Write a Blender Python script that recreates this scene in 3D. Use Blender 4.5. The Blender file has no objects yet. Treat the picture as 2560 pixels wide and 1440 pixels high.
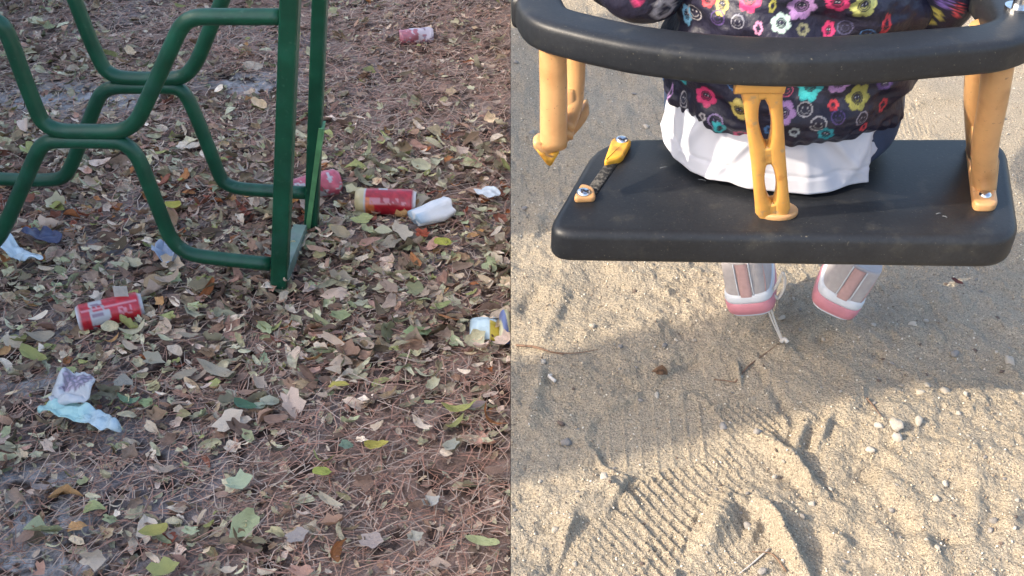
import bpy, math, random
import numpy as np
from mathutils import Vector, Matrix

R = math.radians
rng = np.random.default_rng(7)
random.seed(7)
scene = bpy.context.scene
col = scene.collection

# ------------------------------------------------------------------ camera
PITCH, FPX, CX, CY = R(38.0), 2769.0, 1277.0, 720.0
ZC = 1.22                       # eye height over the leafy ground
SAND = 0.27                     # the sand lies this much higher
cam_d = bpy.data.cameras.new('camera')
cam = bpy.data.objects.new('camera', cam_d); col.objects.link(cam)
cam.location = (0, 0, ZC); cam.rotation_euler = (R(90) - PITCH, 0, 0)
cam_d.sensor_width = 36; cam_d.lens = FPX / 2560 * 36
cam_d.shift_x = (1280 - CX) / 2560
cam_d.clip_start = 0.02; cam_d.clip_end = 500
scene.camera = cam

# ------------------------------------------------------------------ world, sun, exposure
SUN_EL, SUN_AZ = R(32), R(18)
sun_dir = Vector((math.cos(SUN_AZ) * math.cos(SUN_EL), math.sin(SUN_AZ) * math.cos(SUN_EL), -math.sin(SUN_EL)))
w = bpy.data.worlds.new('World'); scene.world = w; w.use_nodes = True
wn = w.node_tree; bg = wn.nodes['Background']
sky = wn.nodes.new('ShaderNodeTexSky'); sky.sky_type = 'NISHITA'; sky.sun_disc = False
sky.sun_elevation = SUN_EL
sky.sun_rotation = math.atan2(-sun_dir.x, -sun_dir.y) % (2 * math.pi)
sky.air_density = 1.0; sky.dust_density = 4.0; sky.ozone_density = 1.0
wn.links.new(sky.outputs[0], bg.inputs[0]); bg.inputs[1].default_value = 0.15
sl = bpy.data.lights.new('sun', 'SUN'); sl.energy = 2.0; sl.angle = R(0.53); sl.color = (1.0, 0.88, 0.71)
so = bpy.data.objects.new('sun', sl); col.objects.link(so)
so.rotation_euler = sun_dir.to_track_quat('-Z', 'Y').to_euler(); so.location = (-3, -1, 4)
scene.view_settings.view_transform = 'Standard'; scene.view_settings.look = 'None'
scene.view_settings.gamma = 1.0; scene.view_settings.exposure = 1.85
scene.view_settings.use_curve_mapping = False

# ------------------------------------------------------------------ helpers
def ray(px, py):
    t = (py - CY) / FPX; s = (px - CX) / FPX
    return np.array([s, math.cos(PITCH) - t * math.sin(PITCH), -math.sin(PITCH) - t * math.cos(PITCH)])
def on_z(px, py, z):
    r = ray(px, py); return np.array([0, 0, ZC]) + r * ((z - ZC) / r[2])
def on_y(px, py, y):
    r = ray(px, py); return np.array([0, 0, ZC]) + r * (y / r[1])
def project(P):
    P = np.asarray(P, float)
    dy, dz = P[..., 1], P[..., 2] - ZC
    z = dy * math.cos(PITCH) - dz * math.sin(PITCH)
    u = dy * math.sin(PITCH) + dz * math.cos(PITCH)
    return CX + FPX * P[..., 0] / z, CY - FPX * u / z, z

def put(o, label=None, cat=None, group=None, kind=None):
    if label: o['label'] = label
    if cat: o['category'] = cat
    if group: o['group'] = group
    if kind: o['kind'] = kind
    return o
def empty(name, loc, label=None, cat=None, group=None):
    o = bpy.data.objects.new(name, None); col.objects.link(o); o.location = tuple(loc)
    o.empty_display_size = 0.02
    return put(o, label, cat, group)
def link(name, me, mat=None, parent=None):
    o = bpy.data.objects.new(name, me); col.objects.link(o)
    if mat is not None and not me.materials: me.materials.append(mat)
    if parent is not None:
        o.parent = parent
        if parent.parent is None: o.matrix_parent_inverse = Matrix.Translation(-parent.location)
    return o
def mesh(name, V, F, smooth=True, color=None):
    me = bpy.data.meshes.new(name)
    V = np.asarray(V, np.float32)
    if isinstance(F, np.ndarray):
        n, k = F.shape
        me.vertices.add(len(V)); me.vertices.foreach_set('co', V.ravel())
        me.loops.add(n * k); me.loops.foreach_set('vertex_index', F.astype(np.int32).ravel())
        me.polygons.add(n); me.polygons.foreach_set('loop_start', np.arange(0, n * k, k, dtype=np.int32))
        me.polygons.foreach_set('loop_total', np.full(n, k, np.int32))
        me.update(calc_edges=True)
    else:
        me.from_pydata([tuple(map(float, v)) for v in V], [], [tuple(map(int, f)) for f in F]); me.update()
    if smooth: me.polygons.foreach_set('use_smooth', np.ones(len(me.polygons), bool))
    if color is not None:
        c = np.ones((len(V), 4), np.float32); c[:, :3] = color
        a = me.color_attributes.new('tint', 'FLOAT_COLOR', 'POINT'); a.data.foreach_set('color', c.ravel())
    return me
def grid_faces(nu, nv, wrap_u=False):
    i = np.arange(nv - 1)[:, None]; j = np.arange(nu if wrap_u else nu - 1)[None, :]
    a = i * nu + j; b = i * nu + (j + 1) % nu
    return np.stack([a, b, b + nu, a + nu], -1).reshape(-1, 4)
def crom(P, n=6, closed=False):
    P = np.asarray(P, float); m = len(P); out = []
    rngi = range(m if closed else m - 1)
    for i in rngi:
        p1, p2 = P[i], P[(i + 1) % m]
        p0 = P[(i - 1) % m] if closed or i > 0 else 2 * p1 - p2
        p3 = P[(i + 2) % m] if closed or i < m - 2 else 2 * p2 - p1
        for t in np.linspace(0, 1, n, endpoint=False):
            out.append(.5 * (2 * p1 + (p2 - p0) * t + (2 * p0 - 5 * p1 + 4 * p2 - p3) * t * t + (3 * p1 - p0 - 3 * p2 + p3) * t ** 3))
    if not closed: out.append(P[-1])
    return np.array(out)
def frames(P, up=(0, 0, 1), closed=False):
    P = np.asarray(P, float)
    T = np.roll(P, -1, 0) - np.roll(P, 1, 0) if closed else np.gradient(P, axis=0)
    T /= np.linalg.norm(T, axis=1)[:, None] + 1e-12
    up = np.asarray(up, float); S = np.cross(T, up); S /= np.linalg.norm(S, axis=1)[:, None] + 1e-12
    return T, S, np.cross(S, T)
def sweep(P, prof, up=(0, 0, 1), closed=False, scale=None):
    """prof: (k,2) in side/up axes"""
    P = np.asarray(P, float); T, S, U = frames(P, up, closed); prof = np.asarray(prof, float)
    sc = np.ones((len(P), 2)) if scale is None else np.asarray(scale, float)
    if sc.ndim == 1: sc = np.stack([sc, sc], 1)
    V = P[:, None] + S[:, None] * (prof[None, :, :1] * sc[:, None, :1]) + U[:, None] * (prof[None, :, 1:] * sc[:, None, 1:])
    n, k = len(P), len(prof); V = V.reshape(-1, 3)
    F = [tuple(f) for f in grid_faces(k, n, True)]
    if closed:
        for j in range(k): F.append(((n - 1) * k + j, (n - 1) * k + (j + 1) % k, (j + 1) % k, j))
    else:
        F.append(tuple(range(k))[::-1]); F.append(tuple((n - 1) * k + j for j in range(k)))
    return V, F
def circ(r, k=12, ry=None, e=1.0):
    a = np.linspace(0, 2 * math.pi, k, endpoint=False); c, s = np.cos(a), np.sin(a)
    return np.stack([r * np.sign(c) * abs(c) ** e, (ry or r) * np.sign(s) * abs(s) ** e], 1)
def tube(name, P, r, mat, parent=None, k=12, up=(0, 0, 1), n=6, ry=None, e=1.0, rs=None, closed=False):
    P = crom(P, n, closed) if n else np.asarray(P, float)
    sc = None
    if rs is not None: sc = np.interp(np.linspace(0, 1, len(P)), np.linspace(0, 1, len(rs)), rs)
    V, F = sweep(P, circ(r, k, ry, e), up, closed, sc)
    return link(name, mesh(name, V, F), mat, parent)
def box(name, a, b, mat, parent=None, bevel=0.0):
    a, b = np.minimum(a, b), np.maximum(a, b)
    V = [(x, y, z) for x in (a[0], b[0]) for y in (a[1], b[1]) for z in (a[2], b[2])]
    F = [(0, 1, 3, 2), (4, 6, 7, 5), (0, 4, 5, 1), (2, 3, 7, 6), (0, 2, 6, 4), (1, 5, 7, 3)]
    o = link(name, mesh(name, V, F, smooth=False), mat, parent)
    if bevel:
        m = o.modifiers.new('bevel', 'BEVEL'); m.width = bevel; m.segments = 2
    return o
def join(parts):
    Vs, Fs, o = [], [], 0
    for V, F in parts:
        Vs.append(np.asarray(V)); Fs += [tuple(int(i) + o for i in f) for f in F]; o += len(V)
    return np.concatenate(Vs), Fs
# value noise in numpy
def vnoise(x, y, seed=0):
    xi, yi = np.floor(x).astype(np.int64), np.floor(y).astype(np.int64); fx, fy = x - xi, y - yi
    fx, fy = fx * fx * (3 - 2 * fx), fy * fy * (3 - 2 * fy)
    def h(a, b):
        v = (a * 374761393 + b * 668265263 + seed * 1442695041) & 0xffffffff
        v = ((v ^ (v >> 13)) * 1274126177) & 0xffffffff
        return ((v ^ (v >> 16)) & 0xffff) / 65535.0 * 2 - 1
    return (h(xi, yi) * (1 - fx) + h(xi + 1, yi) * fx) * (1 - fy) + (h(xi, yi + 1) * (1 - fx) + h(xi + 1, yi + 1) * fx) * fy
def fbm(x, y, f, o=4, seed=0, gain=.5):
    s = 0; a = 1
    for i in range(o): s = s + a * vnoise(x * f + 17.3 * i, y * f - 9.1 * i, seed + i); a *= gain; f *= 2.03
    return s

# ------------------------------------------------------------------ materials
def material(name, base=(.5, .5, .5), rough=.6, metal=0., spec=.5, noise=None, bump=None, attr=None, objcol=False, coat=0., sss=0., sheen=0., mottled=None):
    """noise=(scale, amount): value variation; bump=[(scale, strength, distance), ...]; mottled=(scale, colour, lo, hi)"""
    m = bpy.data.materials.new(name); m.use_nodes = True; nt = m.node_tree; b = nt.nodes['Principled BSDF']
    L = nt.links.new; tc = nt.nodes.new('ShaderNodeTexCoord').outputs['Object']
    b.inputs['Roughness'].default_value = rough; b.inputs['Metallic'].default_value = metal
    b.inputs['Specular IOR Level'].default_value = spec; b.inputs['Coat Weight'].default_value = coat
    if sss: b.inputs['Subsurface Weight'].default_value = sss; b.inputs['Subsurface Scale'].default_value = .01
    if sheen: b.inputs['Sheen Weight'].default_value = sheen
    c = None
    if attr:
        a = nt.nodes.new('ShaderNodeVertexColor'); a.layer_name = attr; c = a.outputs[0]
    elif objcol:
        a = nt.nodes.new('ShaderNodeObjectInfo'); c = a.outputs['Color']
    else:
        a = nt.nodes.new('ShaderNodeRGB'); a.outputs[0].default_value = (*base, 1); c = a.outputs[0]
    if mottled:
        for sc, mc, lo, hi in (mottled if isinstance(mottled, list) else [mottled]):
            n = nt.nodes.new('ShaderNodeTexNoise'); n.inputs['Scale'].default_value = sc; n.inputs['Detail'].default_value = 6; L(tc, n.inputs[0])
            r = nt.nodes.new('ShaderNodeMapRange'); r.inputs[1].default_value = lo; r.inputs[2].default_value = hi; L(n.outputs[0], r.inputs[0])
            x = nt.nodes.new('ShaderNodeMix'); x.data_type = 'RGBA'; L(r.outputs[0], x.inputs[0]); L(c, x.inputs[6]); x.inputs[7].default_value = (*mc, 1); c = x.outputs[2]
    if noise:
        for sc, am in (noise if isinstance(noise, list) else [noise]):
            n = nt.nodes.new('ShaderNodeTexNoise'); n.inputs['Scale'].default_value = sc; n.inputs['Detail'].default_value = 5; L(tc, n.inputs[0])
            r = nt.nodes.new('ShaderNodeMapRange'); r.inputs[1].default_value = .25; r.inputs[2].default_value = .75
            r.inputs[3].default_value = 1 - am; r.inputs[4].default_value = 1 + am; L(n.outputs[0], r.inputs[0])
            x = nt.nodes.new('ShaderNodeVectorMath'); x.operation = 'SCALE'; L(c, x.inputs[0]); L(r.outputs[0], x.inputs['Scale']); c = x.outputs[0]
    L(c, b.inputs['Base Color'])
    prev = None
    for sc, st, di in (bump or []):
        n = nt.nodes.new('ShaderNodeTexNoise'); n.inputs['Scale'].default_value = sc; n.inputs['Detail'].default_value = 4; L(tc, n.inputs[0])
        bp = nt.nodes.new('ShaderNodeBump'); bp.inputs['Strength'].default_value = st; bp.inputs['Distance'].default_value = di
        L(n.outputs[0], bp.inputs['Height'])
        if prev: L(prev, bp.inputs['Normal'])
        prev = bp.outputs[0]
    if prev: L(prev, b.inputs['Normal'])
    return m
M = {}
M['soil'] = material('soil', attr='tint', rough=.95, spec=.2, noise=[(60, .5), (7, .3)], bump=[(150, .8, .01), (900, .7, .003)],
                     mottled=[(2.2, (.26, .25, .26), .52, .68), (25, (.07, .045, .035), .5, .62)])
M['sand'] = material('sand', (.335, .280, .204), .95, spec=.25, noise=[(9, .10), (420, .35), (1100, .35)],
                     mottled=[(5, (.34, .29, .22), .45, .75), (300, (.17, .135, .10), .60, .70), (700, (.62, .54, .42), .62, .72)],
                     bump=[(300, 1.0, .0045), (800, .9, .0018)])
M['leaf_litter'] = material('leaf_litter', rough=.75, spec=.35, attr='tint', noise=[(130, .28), (700, .18)], bump=[(260, .5, .002)])
M['leaf_single'] = material('leaf_single', rough=.65, spec=.35, objcol=True, noise=[(90, .25), (500, .18)], bump=[(220, .5, .003)])
M['needle'] = material('needle', rough=.7, attr='tint')
M['green_paint'] = material('green_paint', (.004, .062, .030), .38, spec=.5, noise=[(30, .25)], bump=[(140, .12, .002)],
                            mottled=[(22, (.008, .085, .045), .5, .75), (90, (.03, .10, .06), .64, .74), (160, (.06, .045, .03), .70, .76), (11, (.012, .06, .04), .55, .8)])
M['worn_green'] = material('worn_green', (.16, .24, .20), .6, noise=[(30, .3)], mottled=[(25, (.22, .27, .25), .5, .7)])
M['rubber'] = material('rubber', (.0105, .012, .015), .47, spec=.38, noise=[(12, .25), (300, .25)], bump=[(420, .12, .0008), (9, .1, .003)],
                       mottled=[(11, (.022, .023, .025), .50, .8), (45, (.034, .033, .030), .58, .80), (520, (.10, .09, .07), .66, .76), (1300, (.13, .115, .09), .70, .78)])
M['tan'] = material('tan_plastic', (.50, .275, .115), .42, spec=.5, noise=[(45, .12)], bump=[(160, .12, .001)], sss=.1,
                    mottled=[(30, (.38, .19, .07), .52, .72), (260, (.25, .14, .07), .66, .74)])
M['amber'] = material('amber_plastic', (.64, .32, .075), .40, spec=.5, noise=[(40, .10)], bump=[(180, .1, .001)], sss=.1,
                      mottled=[(34, (.34, .12, .02), .57, .68), (120, (.45, .27, .12), .6, .7)])
M['yellow'] = material('yellow_plastic', (.62, .32, .03), .45, noise=[(90, .2)], mottled=[(60, (.30, .13, .02), .52, .68)])
M['steel'] = material('steel', (.62, .62, .63), .22, metal=1., noise=[(200, .2)])
M['white_cloth'] = material('white_cloth', (.50, .505, .55), .85, spec=.2, bump=[(1600, .15, .0004)], sheen=.1)
M['navy_cloth'] = material('navy_cloth', (.022, .04, .085), .8, noise=[(60, .2)], bump=[(900, .3, .0006), (50, .3, .004)])
M['jacket'] = material('jacket_print', rough=.5, spec=.4, attr='tint', noise=[(1400, .22), (90, .12)], bump=[(75, .6, .005), (1500, .25, .0004)])
M['skin'] = material('skin', (.62, .38, .27), .5, sss=.1)
M['hair'] = material('hair', (.06, .035, .02), .6, noise=[(200, .4)])
M['shoe_pale'] = material('shoe_pale', (.38, .345, .335), .7, noise=[(150, .1)], bump=[(800, .3, .0006)])
M['shoe_pink'] = material('shoe_pink', (.44, .28, .265), .6, noise=[(150, .1)], bump=[(900, .2, .0005)])
M['shoe_white'] = material('shoe_white', (.56, .58, .61), .5, noise=[(80, .08)])
M['shoe_sole'] = material('shoe_sole', (.50, .20, .235), .5, noise=[(70, .12)])
M['cord'] = material('white_cord', (.52, .48, .43), .8)
M['stone'] = material('stone', rough=.85, objcol=True, noise=[(180, .25)], bump=[(300, .6, .002)])
M['grit'] = material('grit', rough=.9, attr='tint')
M['twig'] = material('twig', (.16, .095, .06), .85, noise=[(200, .4)], bump=[(400, .5, .001)])
M['concrete'] = material('concrete', (.78, .76, .73), .9, noise=[(12, .12)], bump=[(60, .4, .004)])
M['print'] = material('printed_tin', rough=.32, spec=.6, attr='tint', metal=.0, coat=.3, bump=[(45, .25, .004)])
M['paint'] = material('printed_wrapper', rough=.4, spec=.5, attr='tint', bump=[(70, .5, .006)])
M['plastic_film'] = material('plastic_film', rough=.35, spec=.6, objcol=True, bump=[(80, .6, .006)])
M['bark'] = material('bark', (.14, .11, .085), .95, noise=[(20, .4)], bump=[(30, .9, .03)])

# ------------------------------------------------------------------ ground on the left (lower, in the shade)
def soil_h(x, y): return .022 * fbm(x, y, 1.1, 3, 5) + .010 * fbm(x, y, 6, 3, 9)
def axis(lo, a, b, hi, fine, n):
    mid = np.arange(a, b + 1e-9, fine); k = np.linspace(0, 1, n + 1)[1:] ** 2.5
    parts = [mid]
    if lo < a: parts.insert(0, (a - (a - lo) * k)[::-1])
    if hi > b: parts.append(b + (hi - b) * k)
    return np.concatenate(parts)
xs = axis(-80, -2.2, -.0005, -.0005, .02, 24); xs = xs[xs <= 0]
if xs[-1] < -.0006: xs = np.append(xs, -.0005)
ys = axis(-60, .4, 4.4, 120, .02, 24)
X, Y = np.meshgrid(xs, ys); fade = np.clip(1.6 - np.hypot(X, Y - 2) / 8, .0, 1)
Z = soil_h(X, Y) * fade
ground = link('ground', mesh('ground', np.stack([X, Y, Z], -1).reshape(-1, 3), grid_faces(len(xs), len(ys))), M['soil'])
put(ground, kind='structure')
px, py, _ = project(np.stack([X, Y, Z], -1).reshape(-1, 3)); sel_ = (Y.ravel() > .5) & (Y.ravel() < 6)
gm = np.zeros(len(px))
for (a_, b_, c_, d_) in ((170, 250, 230, 38), (620, 208, 120, 26), (110, 960, 120, 28), (60, 1192, 130, 26), (120, 1300, 150, 50), (60, 1410, 270, 36), (20, 840, 60, 22)):
    gm = np.maximum(gm, np.exp(-((px - a_) / c_) ** 2 - ((py - b_) / d_) ** 2) * sel_)
gm = np.clip(gm * 1.6 + .2 * fbm(X.ravel(), Y.ravel(), 9, 2, 4), 0, 1)[:, None]
cc_ = np.ones((len(px), 4), np.float32); cc_[:, :3] = np.array((.28, .19, .15)) * (1 - gm) + np.array((.46, .44, .43)) * gm
ground.data.color_attributes.new('tint', 'FLOAT_COLOR', 'POINT').data.foreach_set('color', cc_.ravel())

# ------------------------------------------------------------------ sand on the right
def S(px, py): return on_z(px, py, SAND)[:2]
xs = axis(0, 0.0005, .72, 80, .0019, 60); xs = xs[xs >= 0]
ys = np.concatenate([-(np.linspace(0, 1, 26)[1:] ** 2.5 * 60)[::-1] + .60, np.arange(.60, 1.36, .0019)])
st = .0021; yv = ys[-1]
far = []
while yv < 120:
    yv += st; far.append(yv); st *= 1.022
ys = np.concatenate([ys, far])
X, Y = np.meshgrid(xs, ys)
H = .008 * fbm(X, Y, 3.2, 3, 21) + .0040 * fbm(X, Y, 17, 4, 31, .6)
rid = 1 - np.abs(fbm(X, Y, 7.5, 3, 41)); H += .0045 * np.clip(rid - .55, 0, 1)
lump = np.clip(fbm(X, Y, 55, 3, 51), 0, 2); H += .0030 * lump * np.clip(fbm(X, Y, 5, 2, 61) + .5, 0, 1)
H += .0009 * fbm(X, Y, 210, 2, 71)
def local(px, py, deg):
    c = S(px, py); a = R(deg); dx, dy = X - c[0], Y - c[1]
    return dx * math.cos(a) + dy * math.sin(a), -dx * math.sin(a) + dy * math.cos(a)
def sm(e0, e1, v):
    t = np.clip((v - e0) / (e1 - e0), 0, 1); return t * t * (3 - 2 * t)
PRINT = np.zeros_like(X)
def tread(px, py, deg, L, W, depth, row=.0135, brick=.019, dx=.5, rim=.004, lugh=.0018):
    """a shoe print: pressed outline, raised rim, rows of brick shaped lugs"""
    global H, PRINT
    u, v = local(px, py, deg)
    r = (np.abs(u) / (L / 2)) ** 2.6 + (np.abs(v) / (W / 2 * (1 + .12 * np.sin(u / L * 5)))) ** 2.6
    ins = 1 - sm(.78, 1.05, r)
    H = H * (1 - .75 * ins) - depth * ins + rim * .8 * np.exp(-((r - 1.18) / .17) ** 2) * (.6 + .5 * fbm(X, Y, 14, 2, 77))
    u = u - .42 * v; k = np.floor(u / row); uu = v / brick + k * dx
    gu = np.abs(uu - np.round(uu)) * brick; gv = np.abs(u / row - np.round(u / row)) * row
    lug = np.maximum(1 - sm(.0008, .0026, gv), .75 * (1 - sm(.0007, .0022, gu)))
    H += ins * lug * lugh * (.8 + .35 * fbm(X, Y, 22, 2, 88)); PRINT = np.maximum(PRINT, ins)
def bump(px, py, deg, a, b, h, sharp=1.0):
    """a ridge or hollow, sharper on its lee side"""
    global H
    u, v = local(px, py, deg)
    wob = 1 + .35 * fbm(X, Y, 24, 2, int(px) % 97)
    H += .95 * h * np.exp(-((u / a) ** 2)) * np.exp(-(np.abs(v * wob) / b) ** (1.4 + sharp))
# prints and ridges, read off at the places where they lie
tread(1670, 1270, 55, .26, .115, .0060, lugh=.0040, rim=.0026)
tread(1850, 1090, 55, .13, .08, .003, row=.011, lugh=.0030, rim=.003)
tread(1585, 1125, 60, .085, .085, .005, lugh=0)
tread(1775, 950, 30, .15, .09, .004, lugh=.0012)
tread(1810, 1370, 55, .14, .085, .005, row=.013)
tread(1500, 1390, 60, .12, .08, .004, row=.011)
tread(2330, 300, 15, .26, .10, .004, row=.009)
tread(2525, 440, 70, .20, .09, .004, row=.009)
tread(1640, 1080, 20, .16, .12, .003, row=.02)
for q in [(1800, 1290, 62, .040, .016, .016), (1780, 1330, 60, .030, .013, .012), (1885, 1320, 60, .024, .007, .010),
          (1950, 1130, -58, .035, .012, .016), (2000, 1090, 65, .028, .007, .014), (2060, 1075, 62, .026, .006, .012),
          (2010, 1190, -60, .040, .010, .014), (1950, 1330, -70, .050, .008, .013), (1985, 1400, -75, .050, .008, .012),
          (2090, 1340, -55, .020, .010, .009), (2240, 1220, -60, .040, .012, .008), (2100, 1270, 30, .020, .014, .009),
          (2290, 1010, 10, .07, .016, .006), (1845, 925, 88, .020, .004, .010), (1955, 880, -30, .020, .008, .008),
          (1700, 990, 50, .012, .005, .007), (1725, 900, 10, .020, .012, -.010), (1345, 960, 82, .030, .010, .010),
          (1325, 1040, 60, .030, .010, .007), (1365, 1090, 35, .03, .012, .006), (1380, 800, 70, .05, .010, .007), (1330, 740, 65, .04, .010, -.006),
          (1420, 1310, 75, .04, .012, .010), (1400, 1400, 80, .04, .014, -.008), (1500, 1220, 30, .02, .010, .010),
          (1560, 1240, -40, .02, .008, .008), (2420, 1110, 80, .04, .02, .005), (2250, 1300, -80, .03, .016, -.007),
          (2330, 1390, -70, .03, .012, .008), (2370, 1345, 10, .014, .008, -.008), (2055, 845, 0, .012, .010, -.008),
          (1960, 1010, -75, .05, .008, -.007), (2200, 1060, 20, .05, .02, .005), (1450, 640, 20, .08, .02, .006),
          (1340, 560, 70, .06, .012, .007), (1310, 200, 10, .06, .03, .010), (1340, 270, 60, .05, .03, -.008),
          (1600, 480, 38, .12, .012, .005), (1560, 270, 30, .10, .010, .004), (1620, 20, 10, .05, .02, .012),
          (1480, 300, 25, .1, .015, -.004), (2480, 620, 70, .05, .012, .005), (2530, 1280, 60, .06, .012, .008),
          (2440, 1250, 70, .05, .010, .006), (2130, 1010, 50, .03, .010, .006), (2180, 1170, 40, .03, .012, -.006)]:
    bump(*q)
# foam of crumbs round the prints
cr = np.clip(fbm(X, Y, 120, 3, 91), 0, 2) * np.clip(fbm(X, Y, 4, 2, 95) + .35, 0, 1.2); H += .0028 * cr * (1 - .8 * PRINT) + .0030 * fbm(X, Y, 34, 3, 99) * (1 - .85 * PRINT)
H *= np.clip(2.2 - np.hypot(X, Y - 1) / 3, .0, 1) * (.75 + .25 * sm(0, .02, X))
Zs_ = SAND + H
sand = link('sand', mesh('sand', np.stack([X, Y, Zs_], -1).reshape(-1, 3), grid_faces(len(xs), len(ys))), M['sand'])
put(sand, kind='structure')
def sand_z(x, y):
    i = np.clip(np.searchsorted(xs, x), 0, len(xs) - 1); j = np.clip(np.searchsorted(ys, y), 0, len(ys) - 1)
    return Zs_[j, i]
# kerb that holds the sand up over the lower ground; its face is the plane of the edge
box('retaining_wall', (.0006, -12, -.10), (.10, 30, SAND - .03), M['concrete'])['kind'] = 'structure'

# ------------------------------------------------------------------ unseen wall, added to shade the leafy ground and part of the sand
slope = math.tan(SUN_EL) / math.cos(SUN_AZ)
WX = -1.80
WH = SAND + (-WX - .05) * slope
o = box('shade_wall', (WX - .15, -8, -.1), (WX, 14, WH), M['concrete']); o['kind'] = 'structure'
def wall_y(gx, gy, z=SAND):       # where the sun ray to a sand point crosses the wall face
    return gy - (gx - WX) * math.tan(SUN_AZ)
# an added pillar, out of view: its shadow is the band across the middle of the sand
y0 = wall_y(0, S(1277, 1120)[1])
o = box('shade_wall', (WX - .28, y0 - .062, WH), (WX - .02, y0 + .062, SAND + (-WX + .62) * slope), M['concrete']); o['kind'] = 'structure'
# a taller unseen piece, added to shade the far left of the sand
o = box('shade_wall', (WX - .16, wall_y(0, 1.34), WH), (WX - .01, wall_y(0, 2.0), SAND + (-WX + .55) * slope), M['concrete']); o['kind'] = 'structure'

# ------------------------------------------------------------------ leaves
def leaf_outline(kind):
    n = 14; t = np.linspace(0, 2 * math.pi, n, endpoint=False)
    if kind == 0: r = 1 + 0 * t; x = np.cos(t); y = .42 * np.sin(t) * (1 - .25 * np.cos(t))
    elif kind == 1:
        r = 1 + .22 * np.cos(5 * t + .3); x = np.cos(t) * r * .85; y = .55 * np.sin(t) * r
    elif kind == 2:
        r = .72 + .38 * np.abs(np.cos(2.5 * t)); x = np.cos(t) * r; y = .9 * np.sin(t) * r
    elif kind == 3:
        x = np.cos(t); y = .30 * np.sin(t) * (1.1 - .3 * np.cos(t))
    elif kind == 4:
        r = 1 + .3 * rng.uniform(-1, 1, n); x = np.cos(t) * r * .8; y = .6 * np.sin(t) * r
    else:
        x = np.cos(t) * (1 - .1 * np.cos(t)); y = .62 * np.sin(t) * (1 - .35 * np.cos(t))
    return x * .5, y * .5
protos = []
for i in range(30):
    k = [0, 1, 2, 3, 4, 5][i % 6]; x, y = leaf_outline(k); n = len(x)
    x = x * (1 + .12 * rng.uniform(-1, 1, n)); y = y * .82 * (1 + .18 * rng.uniform(-1, 1, n))
    X2 = np.concatenate([x, x * .52, [-.18, .18]]); Y2 = np.concatenate([y, y * .52, [0, 0]])
    cu, fo, tw = rng.uniform(-.8, 1.5), rng.uniform(-.2, .9), rng.uniform(-1.1, 1.1)
    Z2 = cu * X2 ** 2 + fo * np.abs(Y2) + tw * X2 * Y2 + rng.uniform(.0, .7) * Y2 ** 2 + rng.uniform(-.035, .035, len(X2))
    F = []
    for j in range(n):
        j2 = (j + 1) % n; F.append((j, j2, n + j2)); F.append((j, n + j2, n + j))
        c = 2 * n + (1 if x[j] > 0 else 0); c2 = 2 * n + (1 if x[j2] > 0 else 0)
        F.append((n + j, n + j2, c))
        if c != c2: F.append((c, n + j2, c2))
    F = [f for f in F if len(set(f)) == 3]
    protos.append((np.stack([X2, Y2, Z2], 1), np.array(F)))
def rotm(yaw, tilt, roll):
    cy, sy, ct, s_, cr_, sr = np.cos(yaw), np.sin(yaw), np.cos(tilt), np.sin(tilt), np.cos(roll), np.sin(roll)
    o, z = np.ones_like(yaw), np.zeros_like(yaw)
    Rz = np.stack([cy, -sy, z, sy, cy, z, z, z, o], -1).reshape(-1, 3, 3)
    Ry = np.stack([ct, z, s_, z, o, z, -s_, z, ct], -1).reshape(-1, 3, 3)
    Rx = np.stack([o, z, z, z, cr_, -sr, z, sr, cr_], -1).reshape(-1, 3, 3)
    return Rz @ Ry @ Rx
PAL = np.array((1.55, 1.42, 1.26)) * np.array([(.36, .30, .25), (.44, .38, .31), (.30, .27, .22), (.26, .25, .18), (.33, .32, .24), (.22, .17, .14), (.17, .12, .10), (.27, .17, .14),
                (.40, .33, .29), (.31, .32, .24), (.38, .31, .22), (.12, .085, .07), (.48, .43, .37), (.24, .16, .12)])
WARM = np.array([(.40, .14, .05), (.46, .20, .08), (.33, .10, .06), (.50, .28, .12), (.28, .11, .07), (.42, .26, .17)])
def leaf_colour(P, n):
    px, py, _ = project(np.stack([P[:, 0], P[:, 1], 0 * P[:, 0]], 1))
    c = PAL[rng.integers(0, len(PAL), n)] * rng.uniform(.62, 1.38, (n, 1))
    c = c * np.where(rng.random((n, 1)) < .30, np.array((.80, .92, .78)), 1)
    band = np.exp(-((py - (545 + 25 * np.sin(px / 110))) / 42) ** 2) * (.62 * (px < 640) + .25 * (px >= 640) + .25 * (px > 1000))
    wsel = rng.random(n) < np.maximum(band, .03); c[wsel] = WARM[rng.integers(0, len(WARM), wsel.sum())] * rng.uniform(.8, 1.15, (wsel.sum(), 1))
    gsel = rng.random(n) < .035; c[gsel] = np.array((.42, .42, .16)) * rng.uniform(.6, 1.1, (gsel.sum(), 1))
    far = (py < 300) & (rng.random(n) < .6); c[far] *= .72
    return c
def scatter(n, x0, x1, y0, y1):
    return np.stack([rng.uniform(x0, x1, n), rng.uniform(y0, y1, n)], 1)
BARE = [(170, 250, 210, 32), (620, 208, 110, 22), (110, 960, 110, 26), (60, 1192, 120, 24), (120, 1300, 150, 45), (60, 1410, 260, 30), (20, 840, 60, 22)]
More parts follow.
